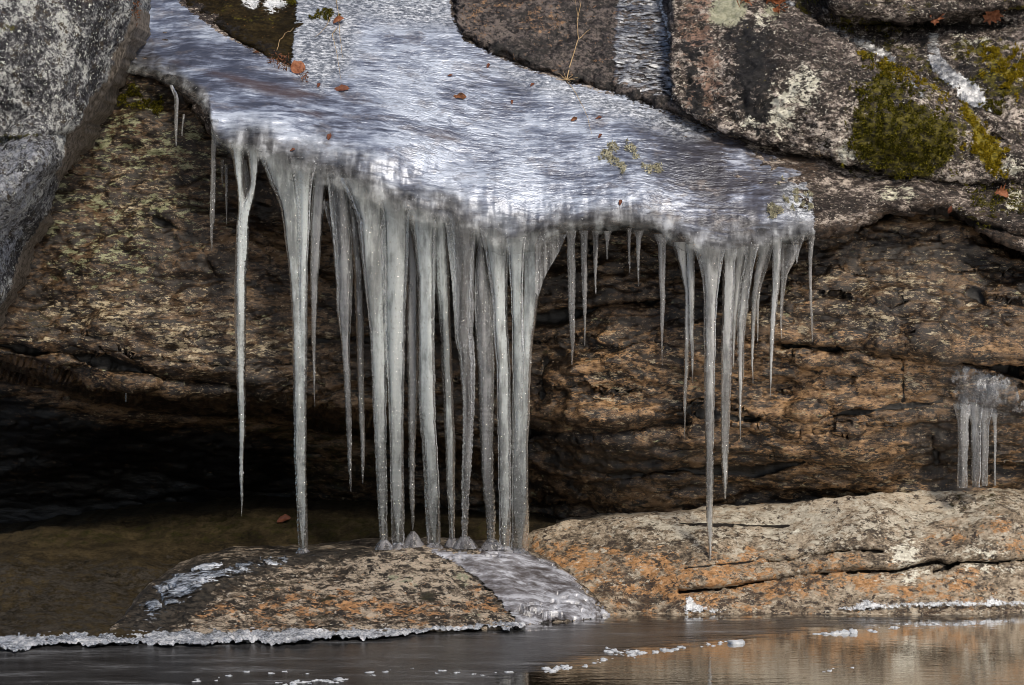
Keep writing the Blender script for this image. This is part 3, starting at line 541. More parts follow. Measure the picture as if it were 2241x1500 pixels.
bsm = dict(orange=lambda u, v: .15+.38*mask(u, v, [[(1150,1160),(1300,1200),(1480,1215),(1640,1210),(1720,1235),(1960,1240),(1960,1300),(1720,1330),(1400,1345),(1150,1330)], ell(2130,1165,70,22,-8), ell(2080,1290,150,25), ell(2220,1200,50,20)], 34)-.2*mask(u, v, [ell(1700,1150,300,35), ell(1950,1110,250,30)], 30),
  dark=lambda u, v: .16+.38*mask(u, v, [ell(1370,1280,80,45), ell(1420,1320,90,25), [(1490,1298),(1640,1285),(1800,1262),(1780,1300),(1600,1340),(1490,1345)], [(1480,1325),(2241,1318),(2241,1345),(1480,1350)], ell(1180,1165,40,15)], 26), pale=lambda u, v: .25+.25*mask(u, v, [[(1300,1120),(1560,1108),(2241,1066),(2241,1120),(1900,1190),(1560,1200),(1330,1165)]], 30),
  white=lambda u, v: .70*mask(u, v, [[(1950,1195),(1985,1180),(2015,1185),(2020,1235),(1960,1245),(1945,1230)], [(1970,1250),(2040,1232),(2050,1250),(2000,1275),(1965,1280)], ell(2150,1210,60,12), ell(1740,1166,9,6), ell(2170,1245,60,10), ell(1930,1268,16,10)], 26),
  moss=lambda u, v: .42*mask(u, v, [ell(2090,1095,40,25,30), ell(2170,1105,30,35), ell(2230,1090,25,15), ell(1190,1148,40,8), ell(1330,1128,60,6)], 18), crack=lambda u, v: np.max([np.exp(-(seg_dist(u, v, p)/(w*.8))**2) for p, w, d in BCR], 0))
base, BASE = rock('rock_slab', M_base, 1130, 2420, BTOP, [(1130,1375),(1350,1362),(2420,1358)], baseY, 3, fold0=(12,.2), disp=[(3,.02,4,(.7,1,1),False), (14,.005,4,(.5,1,1.3),True), (50,.003,3,(.8,1,1),False)], masks=bsm, extra=bextra, jit=(2.5,0), seed=11, back=.4)
tag(base, 'long sunlit granite slab with orange stains along the water at right', 'rock slab')

#@@ICE
# ================================================================ ice on the stone
LIP = [(240,150),(268,158),(330,172),(385,192),(425,222),(445,240),(458,262),(464,304),(480,326),(502,340),(535,346),(570,366),(600,380),(640,398),(700,410),(750,428),(800,452),(840,470),(900,500),(985,512),(1060,546),(1110,560),(1180,548),(1215,526),(1238,515),(1300,512),(1370,506),(1430,514),(1460,536),(1500,552),(1540,568),(1590,576),(1640,568),(1700,546),(1760,530),(1800,520)]
ICEP = [(300,-100),(292,20),(286,60),(274,110),(268,158),(330,172),(385,192),(425,222),(445,240),(458,262),(464,300),(480,400),(1000,600),(1780,600),(1781,480),(1776,430),(1760,396),(1738,372),(1690,345),(1650,330),(1580,296),(1500,270),(1440,240),(1330,205),(1240,182),(1150,152),(1080,122),(1012,90),(1000,62),(985,30),(985,-100),(660,-100),(650,20),(646,80),(638,150),(610,140),(570,122),(520,95),(470,66),(440,45),(400,15),(370,-20),(350,-100)]
def lipmask(u, v):
    d = curve(LIP)(u)-v; w = np.interp(u, [460,560,700,850,1000,1150,1250,1450,1600,1780], [70,135,165,165,150,140,95,90,115,60])
    return (1-np.clip(d/w, 0, 1)**1.6)*.95
imk = dict(calm=lambda u, v: .9*mask(u, v, [[(280,40),(420,90),(600,160),(760,215),(860,300),(1000,400),(1150,460),(1130,540),(460,320),(420,200),(280,160)]], 45), tone=lambda u, v: .045*mask(u, v, [[(790,40),(960,60),(1010,140),(980,260),(1120,330),(1160,420),(960,400),(840,300),(800,180)], [(470,240),(640,290),(800,330),(1000,420),(1180,460),(1100,500),(900,440),(700,350),(480,290)]], 50)
     -.07*mask(u, v, [[(290,135),(420,140),(560,170),(700,195),(800,225),(820,270),(700,255),(560,220),(420,190)], [(1380,330),(1500,290),(1760,380),(1780,500),(1560,510),(1480,430)]], 40)-.045*mask(u, v, [[(290,60),(400,80),(600,150),(560,180),(290,120)]], 30),
  edge=lambda u, v: np.clip(.5+sdf(u, v, ICEP)/(26.+70*smooth(u, 1250, 1500)*smooth(430-v, 0, 120)), 0, 1), lip=lipmask, thin=lambda u, v: smooth(u+(v-350)*.4, 1330, 1600)*.9+.35*smooth(v, 0, 0+1)*0,
  frost=lambda u, v: .9*mask(u, v, [[(640,-60),(1000,-60),(990,60),(870,55),(790,40),(770,150),(700,200),(636,155)], [(1150,150),(1240,180),(1440,240),(1560,290),(1500,300),(1350,255),(1150,190),(1070,140)], ell(1755,440,40,50)], 20),
  brown=lambda u, v: .78*mask(u, v, [[(330,120),(480,140),(650,180),(760,200),(770,215),(640,235),(560,215),(430,165)], ell(1005,212,22,14), ell(720,300,12,25,20), ell(960,300,60,20,10), ell(690,250,60,16,10)], 22))
ice, ICE = rock('ice_sheet', M_ice, 262, 1796, -60, LIP, lambda u, v: ledgeY(u, v)-.07+.045*smooth(u, 1200, 1500), 3, fold1=(26,.07), disp=[(5,.012,3,(.8,1,1),False), (30,.003,3,(.2,1,1),False), (14,.005,3,(1.4,.3,.2),False)], masks=imk, jit=(0,3), seed=12, back=0,
  cull=lambda u, v: sdf(u, v, ICEP) > -9, dispmask=lambda u, v: .6+.8*lipmask(u, v))
tag(ice, 'broad rippled blue-white ice sheet draped over the sloping ledge', 'ice sheet')

# ice running down the mound and the glaze on its left shoulder
apron_poly = [(770,1192),(850,1188),(1000,1190),(1160,1204),(1215,1226),(1262,1262),(1310,1308),(1362,1349),(1330,1358),(1250,1364),(1150,1371),(1134,1369),(1108,1338),(1080,1305),(1050,1276),(1010,1246),(970,1226),(930,1208),(880,1203),(800,1206)]
apron, _ = sheet('ice_sheet', M_apron, MOUND, apron_poly, .012, 3, 8, disp=[(26,.003,3,(.4,1,1),False), (7,.008,2,(1,1,1),False)], thick=.016, soft=9)
tag(apron, 'grey wavy ice flow running down the shore boulder into the water', 'ice flow')
glaze, _ = sheet('ice_glaze', M_glaze, MOUND, [(300,1345),(330,1280),(440,1224),(560,1209),(780,1196),(830,1206),(700,1225),(560,1262),(480,1298),(400,1330),(330,1372)], .012, 3, 22, disp=[(30,.004,3,(.6,1,1),False)], soft=2)
tag(glaze, 'broken bluish ice glaze on the left shoulder of the shore boulder', 'ice glaze')
for nm, su, poly, lab in [
  ('frozen_runoff', BACKB, [(1815,68),(1838,70),(1880,82),(1935,108),(1965,130),(1950,150),(1925,138),(1900,122),(1868,104)], 'thin grey frozen runoff trickling along the top of the mossy boulder'),
  ('frozen_runoff', BACKB, [(2032,78),(2056,80),(2062,130),(2092,160),(2140,185),(2160,215),(2168,250),(2120,240),(2088,205),(2060,180),(2026,140)], 'pale frozen runoff widening down the rock below the hanging leaf'),
  ('frozen_runoff', MOSSY, [(2050,205),(2090,215),(2130,240),(2165,262),(2150,275),(2120,258),(2080,240)], 'whitish frozen runoff spilling over golden moss'),
  ('frozen_runoff', MOSSY, [(1975,148),(1988,165),(2000,190),(2018,220),(2022,238),(2010,232),(1996,205),(1980,170)], 'slim blue-grey frozen trickle beside the dark green moss'),
  ('frozen_runoff', BACKB, [(1716,14),(1738,8),(1745,30),(1760,50),(1742,42)], 'small patch of grey ice by the roots at the top')]:
    o, _ = sheet(nm, M_runoff, su, poly, .006, 2.5, 13); tag(o, lab, 'frozen runoff', 'frozen runoff on the right-hand boulders')
wallice, WICE = sheet('ice_patch', M_wallice, CLIFF, [(2078,800),(2110,795),(2150,800),(2200,815),(2245,850),(2240,900),(2185,915),(2170,925),(2092,925),(2085,885)], .006, 2.5, 30, disp=[(18,.004,3,(1,1,.5),False)], thick=.003, soft=2)
tag(wallice, 'lumpy clear ice patch stuck to the cliff at far right', 'ice patch')
o, _ = sheet('frozen_seep', M_seep, DSLAB, [(1345,-60),(1435,-60),(1468,80),(1492,180),(1500,262),(1440,232),(1335,205),(1335,120)], .006, 2.5, 14); tag(o, 'dark frozen seep with white glints crossing the black slab', 'frozen seep')
o, _ = sheet('frost_band', M_lace, DSLAB, [(1432,-60),(1446,-60),(1452,20),(1476,90),(1496,180),(1506,255),(1490,250),(1482,180),(1462,95),(1440,20)], .008, 2.5, 9); tag(o, 'lacy white frost line edging the dark frozen seep', 'frost band')
# froth and frost along the waterline
CT = [(-160,1404),(0,1397),(100,1390),(250,1384),(400,1381),(550,1382),(700,1374),(850,1372),(920,1362),(1000,1368),(1080,1362),(1128,1369),(1150,1372)]
CB = [(-160,1434),(0,1424),(60,1426),(150,1415),(300,1413),(420,1418),(560,1410),(700,1408),(830,1400),(930,1388),(1020,1384),(1100,1379),(1150,1377)]
crust, CRUST = rock('ice_crust', M_crustw, -160, 1150, CT, CB, lambda u, v: water_Y(v)-.015, 2.2, rows=22, fold0=(8,.05), disp=[(16,.014,3,(1,1,1),False), (60,.008,3,(1,1,1),False)], jit=(5,9), seed=14, back=0,
  masks=dict(edge=lambda u, v: np.clip(.8-.4*smooth(140-u, 0, 300)*smooth(v, 1395, 1425), 0, 1)), extra=None)
crust.location.z += .012
tag(crust, 'frothy white band of ice along the left shoreline', 'ice crust')
frost = []
for poly, lab in [([(1497,1338),(1498,1318),(1506,1304),(1516,1312),(1530,1328),(1560,1336),(1600,1340),(1560,1345),(1500,1346)], 'small white frost splash at the foot of the orange slab'),
                  ([(1820,1338),(1860,1330),(1900,1312),(1925,1325),(2000,1322),(2060,1318),(2150,1318),(2170,1308),(2195,1318),(2300,1312),(2300,1328),(2150,1332),(1980,1336),(1860,1343)], 'thin frost line along the right end of the orange slab')]:
    o, _ = sheet('frost_band', M_lace, BASE, poly, .012, 2.5, 10, disp=[(50,.01,3,(1,1,1),False)]); tag(o, lab, 'frost band', 'frost at the foot of the slab')

# ================================================================ icicles
def px(u, v, Y): return at(u, v, Y)
def tube(secs, Y, seg=20, step=2., ring=.05, seed=0, depth=.85, wob=1.3, lean=0., rs=1., lobe=1.):
    sx = np.array(secs, float); v = np.arange(sx[0,0], sx[-1,0]+step*.5, step)
    l = np.interp(v, sx[:,0], sx[:,1]); r = np.interp(v, sx[:,0], sx[:,2])
    k = np.ones(13)/13
    def sm(x): return np.convolve(np.pad(x, 6, mode='edge'), k, 'valid')
    c = sm((l+r)/2); hw = sm((r-l)/2)
    hw = np.maximum(hw, .9)
    t = (v-v[0])/(v[-1]-v[0]+1e-9)
    ph = np.cumsum(.36*step*(1+.35*n1d(v/23., seed+3)))+.0*v
    rip = ring*.8*(.2+1.2*t)*(np.sin(ph*1.5)+.6*np.sin(ph*.43+seed)+.5*n1d(v/5., seed+2))+.10*n1d(v/28., seed+9)
    hw = hw*(1+rip*np.clip(9/np.maximum(hw, 4), .35, 1.3))
    c = c+wob*n1d(v/60., seed+5)*np.minimum(1, t*4)
    th = np.linspace(0, 2*math.pi, seg, endpoint=False)
    if rs < 1: hw = hw*rs*(1-.75*smooth(t, .86, 1.))
    P0 = at(c, v, Y+lean*t); sc = (Y-CY)/FPX
    V = np.zeros((len(v), seg, 3))
    lob = 1+.10*np.sin(th*3+seed)[None]+.07*np.sin(th*5+seed*2.3+v[:,None]*.01)
    lob = 1+(lob-1)*np.clip(hw[:,None]/14, 0, 1)*lobe
    R = hw[:,None]*sc*lob
    flat = np.where(hw > 30, 30/hw*.9+.1*0, 1.)[:,None]
    V[...,0] = P0[:,None,0]+R*np.cos(th)[None]; V[...,1] = P0[:,None,1]+R*depth*np.maximum(flat, .35)*np.sin(th)[None]; V[...,2] = P0[:,None,2]
    n = len(v); V = V.reshape(-1, 3); F = []
    for i in range(n-1):
        for j in range(seg):
            a = i*seg+j; b = i*seg+(j+1) % seg; F.append((a, b, b+seg, a+seg))
    F.append(tuple(range(seg))); F.append(tuple((n-1)*seg+j for j in reversed(range(seg))))
    return V, F
def join(parts):
    V = []; F = []; o = 0
    for v, f in parts: V.append(v); F += [tuple(i+o for i in q) for q in f]; o += len(v)
    return np.concatenate(V), F
IG = 'icicles hanging from the frozen ledge'
SEEDN = [20]
def icicle(label, m, Y, *lists, cone=None, group=IG, **kw):
    SEEDN[0] += 1
    V, F = join([tube(s, Y+.045*(group == IG), seed=SEEDN[0]+i*40, **kw) for i, s in enumerate(lists)])
    z0, z1 = V[:,2].max(), at(1120, 1200, Y)[2]
    def dn(V): return np.clip((z0-V[:,2])/(z0-z1)*.35+.65*(z0-V[:,2])/(z0-zb), 0, 1)
    zb = V[:,2].min(); core = {M_I: M_C1, M_Id: M_C2, M_Iw: M_C3}.get(m)
    o = raw('icicle', V, F, M_Sh if core else m, dict(down=dn(V))); tag(o, label, 'icicle', group)
    if core:
        V, F = join([tube(s, Y+.045*(group == IG), seed=SEEDN[0]+i*40, rs=.78, **kw) for i, s in enumerate(lists)])
        raw('cloudy_core', V, F, core, dict(down=dn(V)), parent=o)
    if cone:
        cu, cv, cw, ch = cone
        V, F = tube([(cv-ch*.75, cu-cw*.42, cu+cw*.34), (cv-ch*.6, cu-cw*.55, cu+cw*.55), (cv-ch*.38, cu-cw*.8, cu+cw*.8), (cv-ch*.1, cu-cw*.98, cu+cw*.98), (cv+5, cu-cw*1.15, cu+cw*1.15), (cv+10, cu-cw*1.3, cu+cw*1.3)], Y+.045, step=1., ring=.0, wob=0, seed=SEEDN[0], lobe=.3)
        c = raw('base_cone', V, F, M_apron2, parent=o)
    return o
M_apron2 = icicle_mat('base_cone_ice', (.25,.6), (.40,.40,.43), .08)
# ---- left group
icicle('thin frozen dribble on the bare rock left of the ice lip', M_Ic, .12, [(186,368,375),(200,376,386),(215,382,391),(240,380,390),(270,381,388),(300,382,388),(320,384,386)], wob=1)
icicle('shortest hair-thin dribble just right of the frozen dribble at the ice edge', M_Ic, .16, [(250,400,406),(275,397,401),(299,397,399)], wob=1)
icicle('leftmost slim icicle of the ledge, with a jagged needle tip', M_Ic, .03, [(262,462,480),(300,463,477),(335,462,474),(435,460,472),(480,459,470),(500,459,467),(530,461,466),(551,463,464)], ring=.09)
icicle('tiny stub icicle behind the slim leftmost one', M_Ic, .2, [(350,482,492),(365,483,490),(395,483,488),(408,485,487)])
icicle('thin needle icicle hanging in the dark just left of the forked icicle', M_Ic, .2, [(362,491,501),(385,492,500),(440,493,498),(492,495,496)])
icicle('forked icicle whose two roots join into one long needle', M_I, .02, [(300,490,540),(321,502,534),(351,509,532),(402,517,531),(452,522,540),(500,516,536),(634,512,539),(700,513,539),(768,514,537),(835,518,537),(902,521,538),(969,523,535),(1050,524,533),(1100,527,532),(1131,528,529)],
       [(305,534,575),(325,539,569),(351,544,567),(402,549,562),(452,530,552),(480,524,546),(520,522,544),(600,526,540)], ring=.07)
icicle('dark clear sliver frozen between the roots of the forked icicle', M_Ic, .07, [(350,530,541),(380,530,546),(420,534,548),(455,534,544),(470,537,541)])
icicle('long pale column with a broad cone root, standing alone left of the curtain', M_I, .03, [(330,566,640),(351,571,640),(400,590,652),(452,612,656),(500,620,656),(600,634,656),(700,640,660),(835,642,668),(918,643,671),(1000,643,671),(1100,648,673),(1203,653,673),(1210,653,673)],
       [(345,632,700),(402,644,685),(452,648,681),(500,650,679),(600,652,674),(700,652,673),(835,655,673),(900,660,671)], cone=(663,1206,15,8), ring=.05)
icicle('icicle ending midway, tucked right behind the lone pale column', M_Id, .045, [(350,690,728),(385,688,718),(450,683,710),(500,681,706),(600,679,698),(700,681,693),(768,683,691),(835,685,690),(891,688,689)], ring=.07)
# ---- curtain
icicle('grey icicle at the left end of the curtain, tapering to a beaded tip', M_Id, .01, [(380,716,756),(430,722,762),(467,726,766),(507,729,770),(561,733,772),(614,736,773),(668,737,771),(721,743,767),(775,748,766),(880,755,769),(961,759,770),(1014,762,770),(1060,765,770),(1077,767,769)], ring=.06)
icicle('narrow clear strut leaning onto the left end of the curtain', M_Ic, .04, [(440,708,720),(467,712,724),(490,719,729),(520,727,735)])
icicle('slender brownish icicle second in the curtain, tip hanging free', M_Id, .05, [(430,752,776),(480,763,782),(534,768,787),(614,775,794),(668,777,796),(748,780,796),(800,781,796),(880,783,797),(961,788,799),(1014,790,798),(1058,793,795)])
icicle('broad bright icicle sweeping in from the left at the front of the curtain', M_I, -.01, [(390,740,830),(427,757,838),(480,780,842),(561,788,843),(641,798,843),(695,806,843),(775,811,844),(840,813,845),(880,815,844),(961,818,845),(1041,822,846),(1121,827,848),(1170,830,848),(1186,831,848)], cone=(840,1192,17,13), ring=.05)
icicle('wide milky column fused to the right side of the bright sweeping icicle', M_I, .0, [(400,820,905),(475,838,894),(561,841,891),(641,842,887),(721,843,886),(800,845,885),(880,848,884),(961,851,883),(1041,853,882),(1121,855,884),(1190,858,884)], cone=(871,1194,16,9), ring=.04)
icicle('dark recessed icicle that stops above the small ice stub', M_Id, .07, [(430,880,912),(520,889,907),(587,890,914),(668,889,915),(748,889,915),(800,891,916),(880,893,914),(961,894,910),(1041,894,908),(1094,896,907),(1135,899,907),(1160,902,904)], ring=.07)
icicle('straight thick grey column in the middle of the curtain', M_I, .01, [(440,880,965),(475,897,960),(534,905,955),(614,914,953),(695,917,953),(800,917,953),(880,918,954),(961,925,958),(1041,929,962),(1121,932,965),(1190,935,965)], cone=(950,1195,19,9), ring=.04)
icicle('slim pale icicle leaning right, between the thick column and the bubbly one', M_I, .035, [(470,940,985),(550,948,985),(600,951,985),(636,955,986),(695,961,986),(748,965,987),(800,966,990),(880,972,992),(961,974,996),(1041,976,997),(1121,981,996),(1178,984,996)], cone=(990,1187,14,12))
icicle('knobbly bluish icicle full of bubbles near the middle of the curtain', M_Ic, -.01, [(460,965,1040),(500,978,1042),(561,984,1039),(614,989,1036),(668,992,1035),(735,997,1035),(800,1006,1039),(880,1011,1037),(961,1012,1035),(1041,1010,1031),(1121,1011,1026),(1182,1010,1023)], cone=(1018,1190,22,20), ring=.09)
icicle('smoky dark icicle with a pointed foot, right of the bubbly one', M_Id, .015, [(480,1034,1064),(534,1044,1060),(600,1038,1067),(668,1036,1076),(748,1040,1079),(800,1043,1081),(880,1047,1081),(961,1050,1080),(1041,1053,1079),(1121,1061,1083),(1182,1065,1083)], cone=(1076,1192,20,16), ring=.07)
icicle('smooth pale column next to last in the curtain', M_I, .01, [(500,1050,1118),(534,1059,1112),(600,1069,1110),(668,1077,1109),(748,1079,1113),(800,1085,1117),(880,1087,1117),(1000,1089,1117),(1121,1091,1117),(1200,1093,1116)], cone=(1105,1200,16,6), ring=.03)
icicle('short flat icicle frozen onto the face of the last column', M_I, .0, [(520,1106,1152),(560,1112,1147),(641,1117,1145),(708,1121,1146),(800,1122,1148),(860,1124,1144),(930,1128,1140),(980,1131,1137)], ring=.03)
last = icicle('rightmost heavy column of the curtain, reaching the shore ice', M_I, .02, [(500,1130,1196),(547,1142,1178),(580,1143,1180),(627,1144,1182),(681,1140,1176),(735,1134,1168),(788,1126,1164),(880,1122,1162),(961,1120,1158),(1041,1119,1158),(1121,1118,1159),(1206,1118,1156)], cone=(1137,1206,22,7), ring=.035)
# the clear web between the last column and the lip is part of that column
wp = [(1172,535),(1185,530),(1205,521),(1225,514),(1240,513),(1233,530),(1224,552),(1212,572),(1200,592),(1190,612),(1183,635),(1178,650),(1172,640)]
wv = np.concatenate([at([p[0] for p in wp], [p[1] for p in wp], .012), at([p[0] for p in wp], [p[1] for p in wp], .028)]); nw = len(wp)
wf = [tuple(reversed(range(nw))), tuple(range(nw, 2*nw))]+[(i, (i+1) % nw, (i+1) % nw+nw, i+nw) for i in range(nw)]
raw('ice_web', wv, wf, M_Ic, parent=last, shade=False)
# ---- small ones under the thin lip
icicle('first small icicle right of the clear ice web', M_Ic, .03, [(505,1238,1264),(519,1242,1260),(570,1242,1260),(630,1243,1259),(690,1245,1259),(735,1248,1258),(765,1250,1256),(799,1252,1253)], ring=.08)
icicle('second small icicle right of the clear ice web', M_Ic, .03, [(505,1266,1290),(519,1270,1287),(570,1272,1286),(630,1274,1286),(675,1275,1284),(705,1277,1282),(758,1279,1280)], ring=.08)
icicle('third and stubbier small icicle right of the clear ice web', M_Ic, .03, [(505,1294,1312),(519,1297,1309),(570,1299,1308),(600,1300,1306),(643,1303,1305)], ring=.1)
icicle('tiny stub icicle below the low arch of the lip, beside the bare gap', M_Ic, .03, [(506,1318,1342),(516,1324,1335),(540,1326,1331),(569,1327,1329)])
icicle('tiny crystal left of centre of the bare gap, one of two thin ones', M_Ic, .04, [(500,1368,1384),(507,1371,1382),(540,1374,1380),(570,1375,1380),(599,1378,1380)], ring=.1)
icicle('tapered short icicle right of the bare gap', M_Ic, .03, [(505,1386,1412),(513,1392,1404),(555,1393,1400),(600,1394,1399),(628,1397,1398)], ring=.1)
icicle('detached drip of ice on the dark cliff under the tiny stub', M_Ic, .36, [(600,1325,1330),(608,1325,1330),(616,1327,1329)], wob=0)
icicle('detached drip of ice on the dark cliff right of the tapered short icicle', M_Ic, .36, [(582,1412,1417),(594,1413,1417),(607,1414,1416)], wob=0)
icicle('single slim icicle between the bare gap and the right cluster', M_Ic, .02, [(512,1428,1466),(534,1440,1457),(600,1442,1456),(660,1444,1456),(720,1445,1452),(760,1447,1451),(801,1449,1450)], ring=.08)
# ---- right cluster
icicle('long thin icicle with a slanting root at the left of the right cluster', M_Iw, .03, [(530,1468,1508),(548,1475,1506),(585,1485,1506),(630,1498,1510),(720,1498,1510),(810,1497,1507),(870,1495,1504),(920,1497,1501),(961,1498,1499)])
icicle('pale icicle leaning on the long thin one at the left of the right cluster', M_Iw, .01, [(535,1500,1522),(560,1503,1520),(600,1504,1521),(660,1507,1520),(720,1509,1519),(780,1512,1519),(839,1515,1516)])
icicle('tallest icicle of the right cluster, its tip crossing the orange slab', M_Iw, -.04, [(540,1518,1590),(560,1528,1582),(580,1532,1580),(610,1538,1576),(640,1541,1571),(690,1541,1568),(750,1541,1567),(810,1541,1566),(898,1541,1563),(1000,1545,1562),(1067,1545,1561),(1134,1546,1560),(1184,1550,1559),(1217,1551,1557),(1248,1553,1555)], ring=.04)
icicle('thick icicle right of the tallest one, ending at the cliff foot', M_Iw, .0, [(545,1578,1618),(564,1582,1611),(630,1581,1609),(690,1581,1605),(750,1579,1603),(810,1578,1601),(898,1578,1599),(1000,1578,1595),(1050,1581,1593),(1077,1584,1590),(1094,1586,1588)], ring=.05)
icicle('short wedge icicle squeezed behind the thick one in the right cluster', M_Iw, .04, [(540,1606,1640),(564,1608,1633),(615,1606,1624),(690,1602,1616),(750,1602,1609),(805,1603,1606)])
icicle('slanting icicle with a long needle end in the middle of the right cluster', M_Iw, .02, [(535,1630,1664),(558,1631,1656),(630,1619,1642),(690,1614,1635),(750,1614,1629),(810,1615,1626),(898,1616,1623),(966,1619,1621)])
icicle('needle icicle hiding beside the slanting one', M_Ic, .05, [(640,1626,1636),(750,1625,1630),(829,1626,1628)])
icicle('curved icicle second from the broad-rooted end of the right cluster', M_Iw, .03, [(532,1658,1688),(555,1659,1680),(600,1650,1667),(660,1644,1656),(720,1643,1653),(780,1644,1650),(839,1646,1648)])
icicle('faint slanting icicle behind the curved one', M_Ic, .05, [(525,1672,1696),(546,1674,1691),(585,1667,1681),(630,1657,1665),(690,1655,1660),(749,1657,1659)])
icicle('straight icicle standing apart at the right of the right cluster', M_Iw, .02, [(520,1688,1716),(540,1692,1711),(600,1690,1708),(660,1687,1702),(720,1686,1698),(780,1684,1692),(830,1684,1689),(869,1685,1686)], ring=.06)
icicle('icicle with a bulging clear root next to the straight one', M_Ic, .05, [(535,1712,1752),(549,1712,1746),(570,1710,1743),(594,1710,1726),(630,1709,1719),(690,1707,1713),(741,1709,1711)], ring=.08)
icicle('small hooked ice stub above the bulging clear root', M_Ic, .03, [(515,1726,1768),(528,1731,1760),(545,1737,1752),(552,1740,1749),(577,1743,1745)])
icicle('last thin icicle at the far right end of the ledge ice', M_Ic, .04, [(512,1760,1788),(528,1769,1781),(570,1769,1777),(660,1771,1777),(720,1774,1779),(749,1777,1778)])
# ---- below the ice patch
wy = float(wallY(2130, 920))-.04
WG = 'columns under the ice patch'
icicle('leftmost clear column under the ice patch at far right', M_Ic, wy-.0, [(885,2084,2128),(908,2090,2120),(930,2094,2118),(1000,2095,2117),(1068,2094,2117)], group=WG, ring=.02)
icicle('middle clear column under the ice patch at far right', M_Id, wy-.0, [(880,2116,2152),(913,2122,2147),(930,2125,2146),(1000,2126,2146),(1067,2126,2145)], group=WG, ring=.02)
icicle('bright-edged column right of the middle one under the ice patch', M_Ic, wy+.005, [(885,2140,2176),(913,2146,2170),(930,2146,2166),(1000,2147,2163),(1064,2148,2161)], group=WG, ring=.03)
icicle('thinnest column at the right under the ice patch', M_Ic, wy, [(905,2166,2184),(920,2173,2181),(1000,2175,2180),(1064,2176,2180)], group=WG, ring=.04)
icicle('minute icicle lost in the black cave at left', M_Ic, .5, [(860,274,278),(880,275,278)], wob=0)
stub = raw('ice_stub', *tube([(1163,901,906),(1166,896,911),(1172,892,916),(1182,888,923),(1190,882,928),(1200,876,934)], .065, step=1., ring=.0, wob=0, lobe=.3), M_apron2)
tag(stub, 'small rounded ice stub on the shore ice below the dark recessed icicle', 'ice stub')

#@@WATER
# ================================================================ water
yy = np.array([-60., 1.3]); V = np.array([(-40,-60,0),(40,-60,0),(40,1.3,0),(-40,1.3,0)], float)
tag(raw('water', V, [(0,1,2,3)], M_water, shade=False, origin=np.zeros(3)), kind='structure')
skim_poly = [(-300,1380),(1130,1366),(1350,1345),(2300,1330),(2300,1350),(2200,1357),(2050,1364),(1880,1384),(1780,1389),(1640,1408),(1560,1416),(1420,1432),(1300,1452),(1190,1470),(1100,1500),(1060,1540),(-300,1540)]
a = np.arange(-160, 2330, 8.); b_ = np.arange(1330, 1545, 3.)
uu, vv = np.meshgrid(a, b_, indexing='ij'); sd = sdf(uu, vv, skim_poly)
PP = at(uu, vv, water_Y(vv)); PP[..., 2] = .0012
keep = (sd > -5).ravel(); fc = grid_faces(*uu.shape); fc = fc[keep[fc].all(1)]; used = np.unique(fc); idx = np.full(uu.size, -1); idx[used] = np.arange(len(used))
tag(raw('skim_ice', PP.reshape(-1, 3)[used], idx[fc], M_skim, {'edge': np.clip(.3+sd/70, 0, 1).ravel()[used]}), 'thin dark grey skim of ice covering the pool at left', 'skim ice')

def chunk(u, v, w, h, name='ice_crumb', seed=0, pr=None):
    """lumpy lump of ice floating on the water"""
    Y = float(water_Y(v)); sc = (Y-CY)/FPX; c = at(u, v, Y)
    n, m = 10, 6; V = []; F = []
    for i in range(m+1):
        ph = math.pi*.5*i/m
        for j in range(n):
            th = 2*math.pi*j/n
            d = np.array([math.cos(th)*math.cos(ph), math.sin(th)*math.cos(ph), math.sin(ph)])
            r = 1+.7*float(perlin(np.array(d*1.7+seed*3.1), seed))+.35*float(perlin(np.array(d*4.1+seed), seed+3))
            V.append(c+d*r*np.array([w/2*sc, min(w*.5, h*1.6)*sc, h*.72*sc])+np.array([0,0,-.003]))
    for i in range(m):
        for j in range(n): F.append((i*n+j, i*n+(j+1) % n, (i+1)*n+(j+1) % n, (i+1)*n+j))
    o = raw(name, np.array(V), F, M_crumb); return o
tag(chunk(1610,1408,44,13,'ice_chunk',91), 'peaked white ice chunk floating mid right, largest of its row', 'ice chunk')
lens = []
for k, (u, w, h) in enumerate([(1790,22,5),(1806,26,7),(1828,30,9),(1850,30,11),(1868,20,13)]): lens.append(chunk(u, 1388-k*.6, w, h, 'ice_chunk', 60+k))
tag(lens[0], 'flat left tail of the long floating strip of ice at right', 'ice chunk', 'strip of ice floating at right')
for o, l in zip(lens[1:], ['low lump next to the tail of the long floating ice strip', 'rounded lump at the middle of the long floating ice strip', 'raised lump right of the middle of the long floating ice strip', 'blunt tall right end of the long floating ice strip']): tag(o, l, 'ice chunk', 'strip of ice floating at right')
